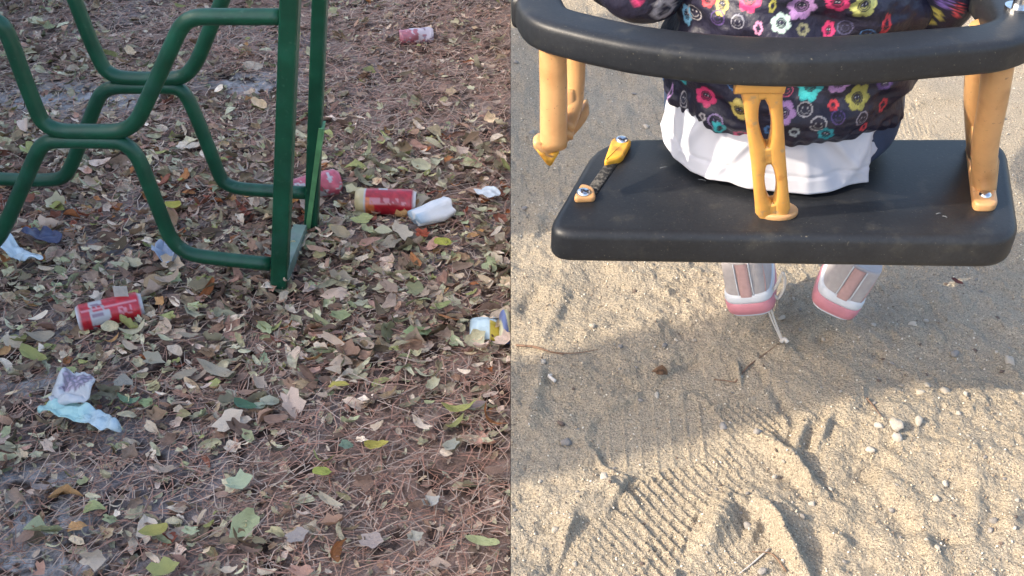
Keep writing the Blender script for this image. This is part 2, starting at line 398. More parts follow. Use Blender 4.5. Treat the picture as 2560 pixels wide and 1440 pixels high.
def leafiness(P):
    px, py, _ = project(np.stack([P[:, 0], P[:, 1], 0 * P[:, 0]], 1))
    d = .55 + .55 * fbm(P[:, 0], P[:, 1], 2.6, 3, 3)
    d = d + .45 * np.exp(-((py - 760) / 170) ** 2) + .4 * np.exp(-((py - 430) / 70) ** 2)
    for cx_, cy_, a, b in ((420, 930, 260, 60), (470, 1190, 330, 50), (1000, 1200, 260, 60), (900, 1060, 200, 30), *[(a_, b_, c_, d_) for a_, b_, c_, d_ in BARE for _ in (0, 1)]):
        d = d - .55 * np.exp(-((px - cx_) / a) ** 2 - ((py - cy_) / b) ** 2)
    d = np.where(py < 330, d * .55, d); d = d * (1 - .38 * np.clip((py - 900) / 200, 0, 1) * np.clip(.7 - 1.2 * fbm(P[:, 0], P[:, 1], 5, 2, 44), 0, 1))
    return d
cand = scatter(38000, -2.1, -.001, .80, 4.3)
cand = cand[rng.random(len(cand)) < np.clip(leafiness(cand), .06, 1)]
n = len(cand)
size = np.clip(rng.lognormal(math.log(.0220), .42, n), .009, .048); size = np.where(cand[:, 1] > 2.5, size * .85, size)
yaw, tilt, roll = rng.normal(0, .6, n) + math.pi * rng.integers(0, 2, n), rng.normal(0, .38, n), rng.normal(0, .55, n)
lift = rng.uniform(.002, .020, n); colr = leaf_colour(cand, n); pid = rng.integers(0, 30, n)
Rm = rotm(yaw, tilt, roll)
px, py, zz = project(np.stack([cand[:, 0], cand[:, 1], 0 * cand[:, 0]], 1))
vis = (px > -30) & (px < 1277 - size * .62 * FPX / zz) & (py > -20) & (py < 1460)
apparent = np.where(vis, size * FPX / zz * (lift + .01), -1)
big = set(np.argsort(-apparent)[:250].tolist())
leaf_me = [None] * 30
def leaf_object(P, s, Rmat, c, k, parent=ground):
    if leaf_me[k] is None:
        V, F = protos[k]; leaf_me[k] = mesh('leaf', V, F, smooth=True); leaf_me[k].materials.append(M['leaf_single'])
    o = bpy.data.objects.new('leaf', leaf_me[k]); col.objects.link(o); o.parent = parent
    o.matrix_world = Matrix.Translation(Vector(P)) @ Matrix(Rmat.tolist()).to_4x4() @ Matrix.Scale(s, 4)
    o.color = (*map(float, c), 1)
    return o
for i in sorted(big):
    leaf_object((cand[i, 0], cand[i, 1], float(soil_h(cand[i, 0], cand[i, 1])) + lift[i] + .004), float(size[i]), Rm[i], colr[i], int(pid[i]))
def litter(name, sel, P, size, Rm, lift, colr, pid, mat, clampx=-.0008):
    Vs, Fs, Cs, off = [], [], [], 0
    for k in range(30):
        s = sel[pid[sel] == k]
        if not len(s): continue
        V, F = protos[k]
        W_ = np.einsum('nij,vj->nvi', Rm[s], V) * size[s][:, None, None]
        W_[..., 0] += P[s, 0][:, None]; W_[..., 1] += P[s, 1][:, None]
        W_[..., 2] += (soil_h(P[s, 0], P[s, 1]) + lift[s])[:, None]
        m_, nv = len(s), len(V)
        Fs.append((F[None] + (np.arange(m_) * nv)[:, None, None] + off).reshape(-1, 3)); off += m_ * nv
        Vs.append(W_.reshape(-1, 3)); Cs.append(np.repeat(colr[s], nv, 0))
    V = np.concatenate(Vs); V[:, 0] = np.minimum(V[:, 0], clampx)
    o = link(name, mesh(name, V, np.concatenate(Fs), True, np.concatenate(Cs)), mat)
    return put(o, kind='stuff')
rest = np.array([i for i in range(n) if i not in big])
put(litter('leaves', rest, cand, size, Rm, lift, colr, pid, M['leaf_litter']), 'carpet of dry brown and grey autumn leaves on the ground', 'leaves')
# crumbs of broken leaf
n = 26000; P = scatter(n, -2.1, -.001, .80, 4.3); sz = rng.uniform(.006, .017, n)
c = PAL[rng.integers(0, len(PAL), n)] * rng.uniform(.5, 1.15, (n, 1))
put(litter('leaf_crumbs', np.arange(n), P, sz, rotm(rng.uniform(0, 6.28, n), rng.normal(0, .3, n), rng.normal(0, .3, n)), rng.uniform(.001, .008, n), c, rng.integers(0, 30, n), M['leaf_litter']),
    'crumbled bits of dry leaf between the larger leaves', 'leaf crumbs')
# pine needles
n = 60000; P = scatter(n, -2.1, -.001, .80, 4.3); lf = np.clip(leafiness(P), 0, 1); keep = rng.random(n) < 1.1 - .45 * lf
qx, qy, _ = project(np.stack([P[:, 0], P[:, 1], 0 * P[:, 0]], 1))
for (a_, b_, c_, d_) in BARE: keep &= rng.random(n) > .85 * np.exp(-((qx - a_) / c_) ** 2 - ((qy - b_) / d_) ** 2)
P = P[keep]; n = len(P)
ln = rng.uniform(.02, .070, n); a = rng.normal(.25, .75, n) + (rng.random(n) < .3) * 1.2; bend = rng.uniform(-.012, .012, n); wd = rng.uniform(.0004, .0008, n)
d = np.stack([np.cos(a), np.sin(a)], 1); q = np.stack([-d[:, 1], d[:, 0]], 1); z0 = soil_h(P[:, 0], P[:, 1]) + rng.uniform(.003, .016, n); dz = rng.normal(0, .10, n) * ln
V = []
for f in (-.5, 0, .5):
    c0 = P + d * (ln * f)[:, None] + q * (bend * (0 if f else 1))[:, None]
    for s in (-1, 1): V.append(np.concatenate([c0 + q * (wd * s)[:, None], (z0 + dz * f)[:, None]], 1))
V = np.stack(V, 1).reshape(-1, 3); V[:, 0] = np.minimum(V[:, 0], -.0008)
F = (np.array([(0, 1, 3, 2), (2, 3, 5, 4)])[None] + (np.arange(n) * 6)[:, None, None]).reshape(-1, 4)
nc = np.array([(.38, .20, .14), (.44, .26, .18), (.28, .16, .115), (.48, .36, .28), (.36, .28, .22)])[rng.integers(0, 5, n)] * rng.uniform(.8, 1.35, (n, 1))
put(link('pine_needles', mesh('pine_needles', V, F, False, np.repeat(nc, 6, 0)), M['needle']), 'reddish dry pine needles strewn among the leaves', 'pine needles', kind='stuff')

# leaves that stand out by colour: pixel box, colour, prototype
SP = [(940, 1132, 72, (.58, .50, .12), 0), (810, 1197, 52, (.40, .44, .10), 5), (395, 1325, 80, (.46, .42, .13), 5), (478, 1325, 56, (.50, .54, .33), 1),
      (318, 993, 62, (.24, .36, .22), 0), (362, 996, 60, (.34, .42, .20), 1), (617, 1020, 68, (.10, .20, .13), 0), (672, 1012, 70, (.46, .46, .34), 4),
      (598, 1215, 74, (.52, .58, .38), 2), (235, 1260, 66, (.44, .46, .20), 5), (866, 1130, 50, (.20, .28, .20), 4), (848, 977, 56, (.56, .48, .12), 0),
      (1150, 1043, 88, (.44, .44, .15), 3), (1050, 843, 84, (.32, .40, .20), 0), (1058, 580, 52, (.44, .10, .05), 4), (1110, 600, 54, (.56, .54, .10), 5),
      (437, 530, 50, (.62, .54, .12), 5), (905, 552, 58, (.50, .50, .20), 2), (850, 585, 50, (.62, .48, .24), 5), (720, 505, 95, (.48, .22, .06), 3),
      (150, 530, 50, (.50, .50, .16), 5), (85, 885, 90, (.38, .38, .14), 0), (850, 790, 66, (.36, .40, .20), 1), (170, 915, 50, (.38, .42, .20), 5),
      (1080, 1275, 66, (.56, .54, .48), 4), (830, 1275, 76, (.60, .52, .38), 3), (1040, 1360, 60, (.50, .48, .40), 4), (1210, 1385, 100, (.46, .50, .26), 3),
      (970, 605, 80, (.44, .36, .26), 1), (1130, 1135, 58, (.44, .44, .36), 4), (745, 1355, 60, (.44, .38, .34), 2), (930, 1360, 66, (.46, .38, .34), 2),
      (860, 600, 60, (.50, .40, .26), 5), (1105, 780, 60, (.34, .38, .16), 0), (380, 890, 60, (.44, .40, .30), 2), (550, 920, 110, (.46, .40, .30), 3),
      (105, 1210, 60, (.44, .36, .32), 3), (300, 940, 70, (.40, .38, .32), 4), (1190, 1035, 60, (.36, .28, .26), 0), (650, 1020, 40, (.4, .45, .33), 5)]
for (a_, b_, w_, c_, k_) in SP:
    p = on_z(a_, b_, .02); z_ = project(p)[2]; s_ = w_ / FPX * float(z_) * .92
    yawv = rng.uniform(-.5, .5); rm = rotm(np.array([yawv]), np.array([rng.normal(0, .15)]), np.array([rng.normal(.25, .15)]))[0]
    leaf_object((p[0], p[1], float(soil_h(p[0], p[1])) + .022), s_, rm, np.array(c_) * .92, k_ + 6 * int(rng.integers(0, 5)))

# leaves heaped where the posts meet the ground
for (a_, b_, n_) in ((690, 712, 16), (755, 585, 9)):
    q = on_z(a_, b_, .0)
    for _ in range(n_):
        th_ = rng.uniform(0, 6.28); rr_ = rng.uniform(.012, .05); x_, y_ = q[0] + rr_ * math.cos(th_), q[1] + rr_ * math.sin(th_) * .8
        k_ = int(rng.integers(0, 30)); c_ = PAL[rng.integers(0, len(PAL))] * rng.uniform(.6, 1.0)
        rm = rotm(np.array([rng.uniform(0, 6.28)]), np.array([rng.normal(0, .5)]), np.array([rng.normal(0, .7)]))[0]
        leaf_object((x_, y_, float(soil_h(x_, y_)) + .016 + rng.uniform(0, .012)), float(rng.uniform(.02, .034)), rm, c_, k_)
# ------------------------------------------------------------------ green climbing frame
YN, YF = on_z(690, 705, .01)[1], on_z(755, 577, .01)[1]
fr = empty('climbing_frame', (on_y(690, 700, YN)[0], YN, 0), 'green painted climbing frame of bent steel tubes and upright posts standing in the leaves', 'climbing frame')
def ftube(pts, y, r, mat=M['green_paint']):
    P = [on_y(a, b, y) for a, b in pts]
    return tube('bent_tube', P, r, mat, fr, k=14, up=(0, 1, 0), n=5)
ftube([(-400, -120), (-330, -80), (-200, 20), (-60, 40), (-5, 56), (20, 88), (58, 190), (95, 283), (112, 308), (135, 322), (165, 328), (220, 329), (280, 329), (312, 323), (336, 307), (354, 280), (398, 185), (440, 92), (458, 62), (478, 48), (510, 42), (600, 42), (706, 42)], YN, .0128)
ftube([(-420, 760), (-200, 655), (-60, 640), (-10, 600), (14, 560), (50, 480), (78, 415), (98, 374), (115, 358), (140, 352), (215, 352), (285, 354), (312, 361), (334, 380), (352, 410), (384, 490), (416, 572), (430, 598), (450, 620), (485, 637), (560, 648), (676, 660)], YN, .0128)
ftube([(-395, -330), (0, -330), (60, -320), (95, -250), (130, -140), (187, 0), (222, 90), (253, 158), (268, 178), (292, 191), (325, 196), (380, 197), (432, 196), (460, 189), (482, 168), (500, 135), (530, 60), (556, 0), (600, -110), (645, -215), (680, -240), (790, -240)], YF, .0125)
ftube([(-420, 440), (-200, 440), (-60, 444), (60, 450), (130, 449), (158, 441), (175, 420), (198, 365), (222, 305), (244, 250), (262, 228), (292, 218), (360, 217), (425, 218), (452, 226), (470, 248), (494, 300), (522, 370), (548, 436), (562, 456), (590, 469), (640, 475), (768, 482)], YF, .0125)
def post(top, bot, y, sx, sy):
    A, B = on_y(*top, y), on_y(*bot, y); A = A + (A - B) * .6
    V, F = sweep(np.array([B - (0, 0, .04), A]), [(-sx, -sy), (sx, -sy), (sx, sy), (-sx, sy)], up=(0, 1, 0))
    o = link('post', mesh('post', V, F, smooth=False), M['green_paint'], fr); m = o.modifiers.new('bevel', 'BEVEL'); m.width = .004; m.segments = 3
    return o
post((722, 0), (690, 706), YN, .0145, .017)
post((797, 0), (772, 540), YF, .0125, .015)
post((-395, 0), (-415, 760), YN, .0145, .017)        # the matching pair beyond the left edge
post((-395, -40), (-420, 560), YF, .0125, .015)
# flange on the far post and sill that ties both posts along the ground
A, B = on_y(806, 310, YF), on_y(772, 566, YF)
V, F = sweep(np.array([B, A]), [(-.0045, -.018), (.0045, -.018), (.0045, .012), (-.0045, .012)], up=(0, 1, 0))
link('flange', mesh('flange', V, F, False), material('lit_edge_green', (.10, .27, .11), .5, noise=[(40, .3)]), fr)  # the lit edge of the post is put into this paler green
A, B = on_z(703, 690, .03), on_z(752, 572, .035)
V, F = sweep(np.array([A, B]), [(-.012, -.012), (.012, -.012), (.012, .010), (-.012, .010)])
link('ground_bar', mesh('ground_bar', V, F, False), M['worn_green'], fr)
# weld collars where bends touch
for (a_, b_, y_) in ((170, 340, YN), (268, 341, YN), (330, 207, YF), (415, 207, YF), (683, 42, YN), (672, 661, YN)):
    p = on_y(a_, b_, y_); tube('weld', [p - (.010, 0, 0), p, p + (.010, 0, 0)], .0062, M['green_paint'], fr, k=8, n=3, up=(0, 1, 0))

# ------------------------------------------------------------------ litter things on the left
def rot_pts(V, yaw, pitch=0, roll=0):
    rm = rotm(np.array([yaw]), np.array([pitch]), np.array([roll]))[0]; return V @ rm.T
def can(cpx, cpy, Lm, r, yaw, label, paint_fn, crush=.0, tab=None, top_mat='steel', roll=0., z=None):
    p = on_z(cpx, cpy, r * .95)
    e = empty('drink_can', (p[0], p[1], p[2] - r * .9), label, 'can')
    prof = [(-.5, .80), (-.485, .86), (-.43, 1.0)] + [(t, 1.0) for t in np.linspace(-.41, .41, 34)] + [(.43, .985), (.47, .84), (.5, .80)]
    k = 48; ang = np.linspace(0, 2 * math.pi, k, endpoint=False); V, C = [], []
    for (t, rr) in prof:
        for a in ang:
            dent = 1 - crush * max(0, math.sin(a * 2 + t * 5 + 1.3)) * (1 if abs(t) < .42 else .3) - .5 * crush * math.exp(-((t - .1) / .08) ** 2)
            V.append((t * Lm, math.cos(a) * r * rr * dent, math.sin(a) * r * rr * dent)); C.append(paint_fn(t, a))
    V = rot_pts(np.array(V), yaw, 0.02) + p
    link('body', mesh('body', V, grid_faces(k, len(prof), True), True, np.array(C)), M['print'], e)
    for s in (-1, 1):
        rings = [(0.5, .80), (.50, .74), (.475, .70), (.472, .3), (.472, .001)]
        VV = [(s * t * Lm, math.cos(a) * r * rr, math.sin(a) * r * rr) for t, rr in rings for a in ang[::2]]
        link('lid' if s < 0 else 'base', mesh('lid', rot_pts(np.array(VV), yaw, .02) + p, grid_faces(k // 2, len(rings), True)), M[top_mat], e)
    return e, p
RED = np.array((.46, .012, .024)); WHT = np.array((.72, .70, .70)); SIL = np.array((.62, .62, .63)); GRY = np.array((.42, .40, .42))
def wob(t, a, f=9, s=3): return math.sin(t * f * 7 + s) * math.cos(a * f + s * 2)
def smooth_blotch(t, a, f, sd): return float(fbm(np.array(t * f), np.array(a * f * .25), 1.0, 3, sd))
def paint_near(t, a):      # a: 0 towards +y, pi/2 up
    if abs(t) > .43: return SIL * (.9 if t < 0 else .7)
    n_ = smooth_blotch(t, a, 22, 3)
    if -.31 < t < -.05 + .06 * math.sin(a * 3):
        if 1.15 < a < 1.9 or 2.3 < a < 3.3:
            if -.27 < t < -.10 and abs((a * 9) % 1 - .5) < .20 and n_ > -.15: return np.array((.24, .16, .20))
            return WHT * .62
        if n_ > .35: return WHT * .5
    if .12 < t < .33 and 2.3 < a < 2.9: return np.array((.60, .22, .26)) if n_ > -.1 else RED
    if -.42 < t < .42 and abs(a - 2.1) < .05: return np.array((.62, .25, .28))
    return RED * (1 + .25 * n_)
def paint_far(t, a):
    n_ = smooth_blotch(t, a, 20, 5)
    if t < -.36: return np.array((.62, .50, .26))
    if t > .43: return WHT * .8
    if -.34 < t < -.315: return WHT * .7
    if -.26 < t < .34 and 2.35 < a < 2.75 and n_ > .0: return np.array((.56, .20, .22))
    if t < -.18 and a > 2.3: return np.array((.60, .16, .05)) * (1 + .3 * n_)
    if -.12 < t < .02 and .9 < a < 1.5: return WHT * .55
    return RED * (.9 + .25 * n_)
def paint_faded(t, a):
    n_ = smooth_blotch(t, a, 9, 8)
    return np.array((.42, .14, .17)) * (1 + .3 * n_) if t + .4 * n_ < -.05 else (np.array((.52, .46, .50)) if n_ > -.25 else np.array((.25, .17, .22)))
can(276, 779, .108, .0245, R(23), 'red and white drink can with silver lid lying in front of the climbing frame', paint_near, .03)
can(966, 504, .118, .0262, R(-2), 'bright red drink can with a cream end lying next to the white cup', paint_far, .05)
can(785, 466, .105, .0265, R(25), 'crushed pinkish red can lying behind the frame posts', lambda t, a: np.array((.52, .10, .14)) * (1 + .3 * smooth_blotch(t, a, 12, 2)) if smooth_blotch(t, a, 7, 2) > -.45 else WHT * .7, .12)
can(1040, 90, .085, .020, R(12), 'faded pink and grey can lying farthest off at the top', paint_faded, .14)
# bit of card leaning on the near can
p = on_z(303, 745, .045)
V, F = sweep(np.array([p + (0, .0, -.018), p + (.001, .004, .022)]), [(-.012, -.0006), (.012, -.0006), (.012, .0006), (-.012, .0006)], up=(0, 1, .1))
put(link('card_scrap', mesh('card_scrap', V, F, False), material('card', (.44, .42, .37), .9, noise=[(120, .2)])), 'small grey beige scrap of card standing upright behind the red can', 'scrap')

def sheet(name, pts, colour_fn, label, cat, z=.022, h=.012, mat='paint', seed=1, n=26, parent=None, thick=.0012, fold=1.0):
    """a crumpled sheet of paper or film lying on the leaves: its outline on the ground, wrinkled, with thickness"""
    P = np.array([on_z(a, b, z) for a, b in pts])[:, :2]; c = P.mean(0); P = P - c
    ang = np.linspace(0, 1, len(P), endpoint=False); cl = crom(np.column_stack([P, np.zeros(len(P))]), 6, True)[:, :2]
    k = len(cl); rad = np.linspace(0, 1, 13)[1:]
    V = [(0, 0)] + [tuple(q * r) for r in rad for q in cl]; V = np.array(V)
    w0 = np.abs(fbm(V[:, 0] + seed, V[:, 1], 38, 2, seed)) * h * fold + h * .5 * fbm(V[:, 0], V[:, 1] + seed, 14, 2, seed + 4)
    Z_ = z + w0 + h * .4
    C = np.array([colour_fn(x / (np.abs(P[:, 0]).max()), y / (np.abs(P[:, 1]).max())) for x, y in V])
    F = [(0, 1 + j, 1 + (j + 1) % k) for j in range(k)]
    for i in range(len(rad) - 1):
        F += [(1 + i * k + j, 1 + (i + 1) * k + j, 1 + (i + 1) * k + (j + 1) % k, 1 + i * k + (j + 1) % k) for j in range(k)]
    me = mesh(name, np.column_stack([V + c, Z_]), F, True, C)
    if parent is None and cat is None: parent = None
    o = link(name, me, M[mat], parent)
    if parent is None: o.data.transform(Matrix.Translation((-c[0], -c[1], -z))); o.location = (c[0], c[1], z)
    if label: put(o, label, cat)
    m = o.modifiers.new('thickness', 'SOLIDIFY'); m.thickness = thick
    return o
const = lambda *c: (lambda x, y: np.array(c) * (1 + .10 * math.sin(9 * x + 7 * y)))
def packet_colour(x, y):
    if abs(x) < .62 and -.35 < y < .75: return np.array((.20, .18, .22)) if math.sin(23 * x + 5) * math.sin(17 * y) > -.2 else np.array((.42, .34, .42))
    return np.array((.52, .53, .54))
sheet('carton', [(160, 958), (205, 950), (236, 956), (246, 975), (236, 1000), (205, 1018), (130, 1016), (140, 985)], packet_colour, 'flattened grey white carton with a dark printed panel beside the turquoise wrapper', 'carton', h=.016, seed=3, z=.035)
sheet('plastic_wrapper', [(100, 1040), (125, 1018), (170, 1012), (222, 1024), (262, 1042), (300, 1075), (306, 1092), (280, 1096), (245, 1085), (215, 1068), (170, 1062), (120, 1052)],
      lambda x, y: np.array((.40, .62, .58)) * (1 - .5 * max(0, min(1, (x + .1) * 3))) + np.array((.44, .46, .58)) * (.9 * max(0, min(1, (x + .1) * 3))) * .62,
      'crumpled turquoise and lilac plastic wrapper below the grey carton', 'wrapper', h=.018, seed=9, z=.03)
sheet('paper_scrap', [(0, 612), (30, 606), (62, 625), (112, 655), (80, 662), (62, 668), (40, 648), (15, 640), (2, 632)], const(.60, .70, .74), 'torn white paper scrap with a bluish tint at the left edge below the green tube', 'paper', h=.02, seed=5, z=.03)
sheet('blue_rag', [(62, 600), (90, 588), (130, 590), (160, 600), (150, 614), (110, 618), (75, 615)], const(.055, .065, .13), 'dark navy rag lying behind the white paper scrap', 'rag', h=.018, seed=6, z=.025)
sheet('plastic_bag', [(385, 650), (395, 628), (420, 619), (445, 628), (468, 650), (450, 664), (410, 664)], const(.36, .42, .52), 'crumpled pale blue plastic bag under the lower bend of the green tube', 'plastic bag', h=.03, seed=8, z=.028)
sheet('paper_scrap', [(1185, 492), (1215, 482), (1250, 490), (1245, 500), (1228, 508), (1198, 502)], const(.66, .70, .72), 'small white paper scrap right of the white cup', 'paper', h=.014, seed=11, z=.025)
# white cup lying on its side
p = on_z(1082, 530, .026); e = empty('paper_cup', (p[0], p[1], 0), 'crushed white and pale blue paper cup right of the bright red can', 'cup')
k = 32; ang = np.linspace(0, 2 * math.pi, k, endpoint=False)
prof = [(-.5, .0, .2), (-.5, .72, .2), (-.48, .78, .2), (-.2, .86, 0), (.1, .92, 0), (.4, 1.0, 0), (.44, 1.06, 0), (.46, 1.0, 0), (.40, .93, 0), (-.4, .76, 0), (-.42, .0, 0)]
V = np.array([(t * .085, math.cos(a) * .027 * rr, math.sin(a) * .027 * rr * .9) for t, rr, _ in prof for a in ang])
V = V * (1 + .30 * np.array([float(fbm(np.array(t * 2.1), np.array(math.sin(a) * 1.3 + math.cos(a)), 1.0, 2, 12)) for t, rr, _ in prof for a in ang])[:, None] * (.25, 1, 1)); V[:, 2] *= .82
C = np.array([((.42, .55, .66) if t < -.25 and math.sin(3 * a) > -.5 else (.76, .76, .75)) for t, rr, _ in prof for a in ang])
link('body', mesh('body', rot_pts(V, R(38)) + p, grid_faces(k, len(prof), True), True, C), M['paint'], e)
# snack packet against the edge of the sand
p = on_z(1224, 828, .03); e = empty('snack_packet', (p[0], p[1], 0), 'pale blue and yellow snack packet lying against the edge of the sand', 'packet')
def wrap_blob(x0, x1, y0, y1, zt, cf, name, seed):
    A = on_z(x0, y1, .012); B = on_z(x1, y0, .012); nx, ny = 26, 20
    gx, gy = np.meshgrid(np.linspace(0, 1, nx), np.linspace(0, 1, ny))
    wx = A[0] + (B[0] - A[0]) * gx; wy = A[1] + (B[1] - A[1]) * gy
    hh = zt * (np.sin(gx * math.pi) ** .45) * (np.sin(gy * math.pi) ** .5) * (1 + .25 * fbm(wx, wy, 45, 2, seed)) + .014
    C = np.array([cf(a, b) for a, b in zip(gx.ravel(), gy.ravel())])
    V = np.stack([np.minimum(wx, -.0012), wy, hh], -1).reshape(-1, 3)
    o = link(name, mesh(name, V, grid_faces(nx, ny), True, C), M['paint'], e)
    m = o.modifiers.new('thickness', 'SOLIDIFY'); m.thickness = .0015; m.offset = -1
wrap_blob(1172, 1252, 800, 856, .022, lambda a, b: (np.array((.56, .70, .74)) if a < .68 or b > .5 else np.array((.52, .40, .05))), 'wrapper', 3)
wrap_blob(1246, 1277, 790, 862, .030, lambda a, b: (np.array((.66, .62, .40)) if math.sin(a * 6 + b * 5) > -.2 else np.array((.16, .20, .38))), 'rolled_end', 4)

# ------------------------------------------------------------------ toddler swing
ZS = SAND + .35                 # top of the seat
ZR = ZS + .20                   # top of the hoop
sw = empty('toddler_swing', (*S(1950, 700), ZS - .04), 'black rubber toddler swing seat with a hoop rail on tan and amber plastic struts', 'swing')
def rounded_solid(outline, z0, z1, bev, mat, name, parent, steps=5):
    """outline (k,2); a slab whose top and bottom edges are rounded"""
    P = np.asarray(outline); c = P.mean(0)
    Pn = np.roll(P, -1, 0) - np.roll(P, 1, 0); N = np.stack([Pn[:, 1], -Pn[:, 0]], 1); N /= np.linalg.norm(N, axis=1)[:, None]
    if ((P - c) * N).sum() < 0: N = -N
    k = len(P); rings = []
    for a in np.linspace(0, math.pi / 2, steps): rings.append((bev * (1 - math.sin(a)), z0 + bev * (1 - math.cos(a))))
    for a in np.linspace(0, math.pi / 2, steps): rings.append((bev * (1 - math.cos(a)), z1 - bev * (1 - math.sin(a))))
    V = [np.column_stack([P - N * i, np.full(k, z)]) for i, z in rings]
    n0 = len(V)
    V = np.concatenate(V); F = [tuple(f) for f in grid_faces(k, n0, True)]
    F.append(tuple(range(k))[::-1]); F.append(tuple((n0 - 1) * k + j for j in range(k)))
    return link(name, mesh(name, V, F), mat, parent)
def corner_round(P, r, n=7):
    P = np.asarray(P, float); out = []; m = len(P)
    for i in range(m):
        a, b, c = P[i - 1], P[i], P[(i + 1) % m]; ri = r[i] if hasattr(r, '__len__') else r
        u = (a - b) / np.linalg.norm(a - b); v = (c - b) / np.linalg.norm(c - b); p0, p1 = b + u * ri, b + v * ri
        for t in np.linspace(0, 1, n): out.append((1 - t) ** 2 * p0 + 2 * t * (1 - t) * b + t * t * p1)
        L_ = np.linalg.norm(c - b)
    out = np.array(out); res = []
    for i in range(len(out)):                     # even out long edges
        a, b = out[i], out[(i + 1) % len(out)]; q = max(1, int(np.linalg.norm(b - a) / .02))
        for t in range(q): res.append(a + (b - a) * t / q)
    return np.array(res)
def T(px, py, z=ZS): return on_z(px, py, z)[:2]
seat_out = corner_round([T(1360, 582), T(2556, 600), T(2516, 342), T(1500, 342)], [.030, .034, .042, .050], 9)
seat = rounded_solid(seat_out, ZS - .036, ZS, .0085, M['rubber'], 'seat', sw)
hole = seat_out.copy()
# inset groove where the broken strut stood
A, B = T(1478, 482), T(1535, 402)
V, F = sweep(np.array([[*A, ZS + .0006], [*B, ZS + .0006]]), circ(.006, 10, .0016))
link('scrape', mesh('scrape', V, F), material('scuffed_rubber', (.07, .066, .06), .9, noise=[(300, .7)], bump=[(300, .8, .002)],
     mottled=[(240, (.015, .015, .016), .45, .55)]), seat)
# a few pale scratches on the seat
for a_, b_, c_, d_ in ((2340, 535, 2352, 533), (2356, 540, 2368, 544), (1745, 448, 1765, 452), (1650, 420, 1668, 417)):
    A, B = T(a_, b_), T(c_, d_); tube('scratch', [(*A, ZS), (*((A + B) / 2 + .0006), ZS + .0002), (*B, ZS)], .0007, material('scratch', (.10, .11, .12), .8) if 'scratch' not in bpy.data.materials else bpy.data.materials['scratch'], seat, k=6, n=2, ry=.0003)
# hoop rail
HP = [(1296, 14), (1375, 53), (1470, 82), (1545, 99), (1620, 113), (1770, 131), (1920, 140), (2060, 140), (2210, 132), (2360, 119), (2450, 112)]
hp = [on_z(a, b, ZR) for a, b in HP]                 # outer top edge of the rail
off = .0185
path = [p + (0, off, -.014) for p in hp]
path[0] = path[0] + (.012, -.002, 0)
lx = .0215
left = [np.array([lx + .40 * 0, y, ZR - .014]) for y in (1.26, 1.18, 1.08, .98, .93)]
left = [np.array([lx + .055, 1.34, ZR - .014])] + left
rx = path[-1][0]
right = [np.array([rx + .022, path[-1][1] + .006, ZR - .014]), np.array([rx + .046, path[-1][1] + .024, ZR - .014]), np.array([rx + .055, path[-1][1] + .06, ZR - .014])] + [np.array([rx + .057, y, ZR - .014]) for y in (.97, 1.08, 1.18, 1.26)] + [np.array([rx + .02, 1.34, ZR - .014])]
path[0] = np.array([lx + .002, path[1][1] + .036, ZR - .014])
front = [np.array([x, 1.385, ZR - .014]) for x in (rx - .03, (rx + lx) / 2, lx + .10)]
HPATH = crom(left + path + right + front, 8, True)
prof = circ(.0212, 36, .0150, .42)
V, F = sweep(HPATH, prof, closed=True)
hoop = link('hoop_rail', mesh('hoop_rail', V, F), M['rubber'], sw)

# middle strut with two pointed slots
def strut_mid():
    top, bot = np.array([*on_z(1900, 212, ZR - .029)]), np.array([*on_z(1932, 546, ZS)])
    top[1] = hp[6][1] + .016; top[0] = ray(1900, 212)[0] * (top[1] / ray(1900, 212)[1])
    bot = np.array([*T(1932, 538), ZS + .002])
    ax = top - bot; Lh = np.linalg.norm(ax); ax /= Lh
    sx = np.array((1., 0, 0)); sx -= ax * sx.dot(ax); sx /= np.linalg.norm(sx); nrm = np.cross(sx, ax)
    # boundary columns: left edge, slot left, slot right, right edge, for each station along the strut
    ts = np.linspace(0, 1, 61); pts = []
    for t in ts:
        hw = np.interp(t, [0, .05, .12, .45, .85, .93, 1], [.0135, .0165, .0160, .0155, .0162, .0175, .0205])
        h1 = .0049 * math.sqrt(max(0, math.sin(math.pi * min(1, max(0, (t - .12) / .31)))))
        h2 = .0052 * math.sqrt(max(0, math.sin(math.pi * min(1, max(0, (t - .56) / .33))))) * np.interp(t, [.56, .72, .89], [.75, 1.0, 1.0])
        pts.append((hw, max(h1, h2)))
    def rail(side):
        V = []
        for t, (hw, h) in zip(ts, pts):
            c = bot + ax * (t * Lh); a, b = (h * .98, hw); mid = (a + b) / 2 * side; half = (b - a) / 2
            for q in circ(half, 14, .0068, .7): V.append(c + sx * (mid + q[0]) + nrm * q[1])
        F = [tuple(f) for f in grid_faces(14, len(ts), True)]; F += [tuple(range(14))[::-1], tuple((len(ts) - 1) * 14 + j for j in range(14))]
        return np.array(V), F
    P1 = join([rail(-1), rail(1)])
    # solid webs where there is no slot
    webs = []
    for t0, t1 in ((0, .112), (.437, .553), (.900, 1.0)):
        P = np.array([bot + ax * (t * Lh) for t in np.linspace(t0, t1, 8)])
        webs.append(sweep(P, circ(.0085, 14, .0060, .7), up=tuple(nrm)))
    return join([P1] + webs), bot, ax, sx, nrm, top
(Vm, Fm), mb, max_, msx, mn, mt = strut_mid()
mid = link('strut', mesh('strut', Vm, Fm), M['amber'], sw); mid['label'] = 'amber middle strut with two pointed slots'
rounded_solid(np.array([mb[:2] + (.004, .004) + np.array(q) * (.0205, .0145) for q in circ(1, 24)]), ZS - .001, ZS + .006, .0025, M['tan'], 'strut_foot', mid)
tube('strut_head', [mt - (.021, 0, .004), mt - (0, 0, .004), mt + (.020, 0, -.004)], .007, M['amber'], mid, k=12, n=3, ry=.009)
bolt = material('dome', (.7, .7, .72), .18, metal=1)
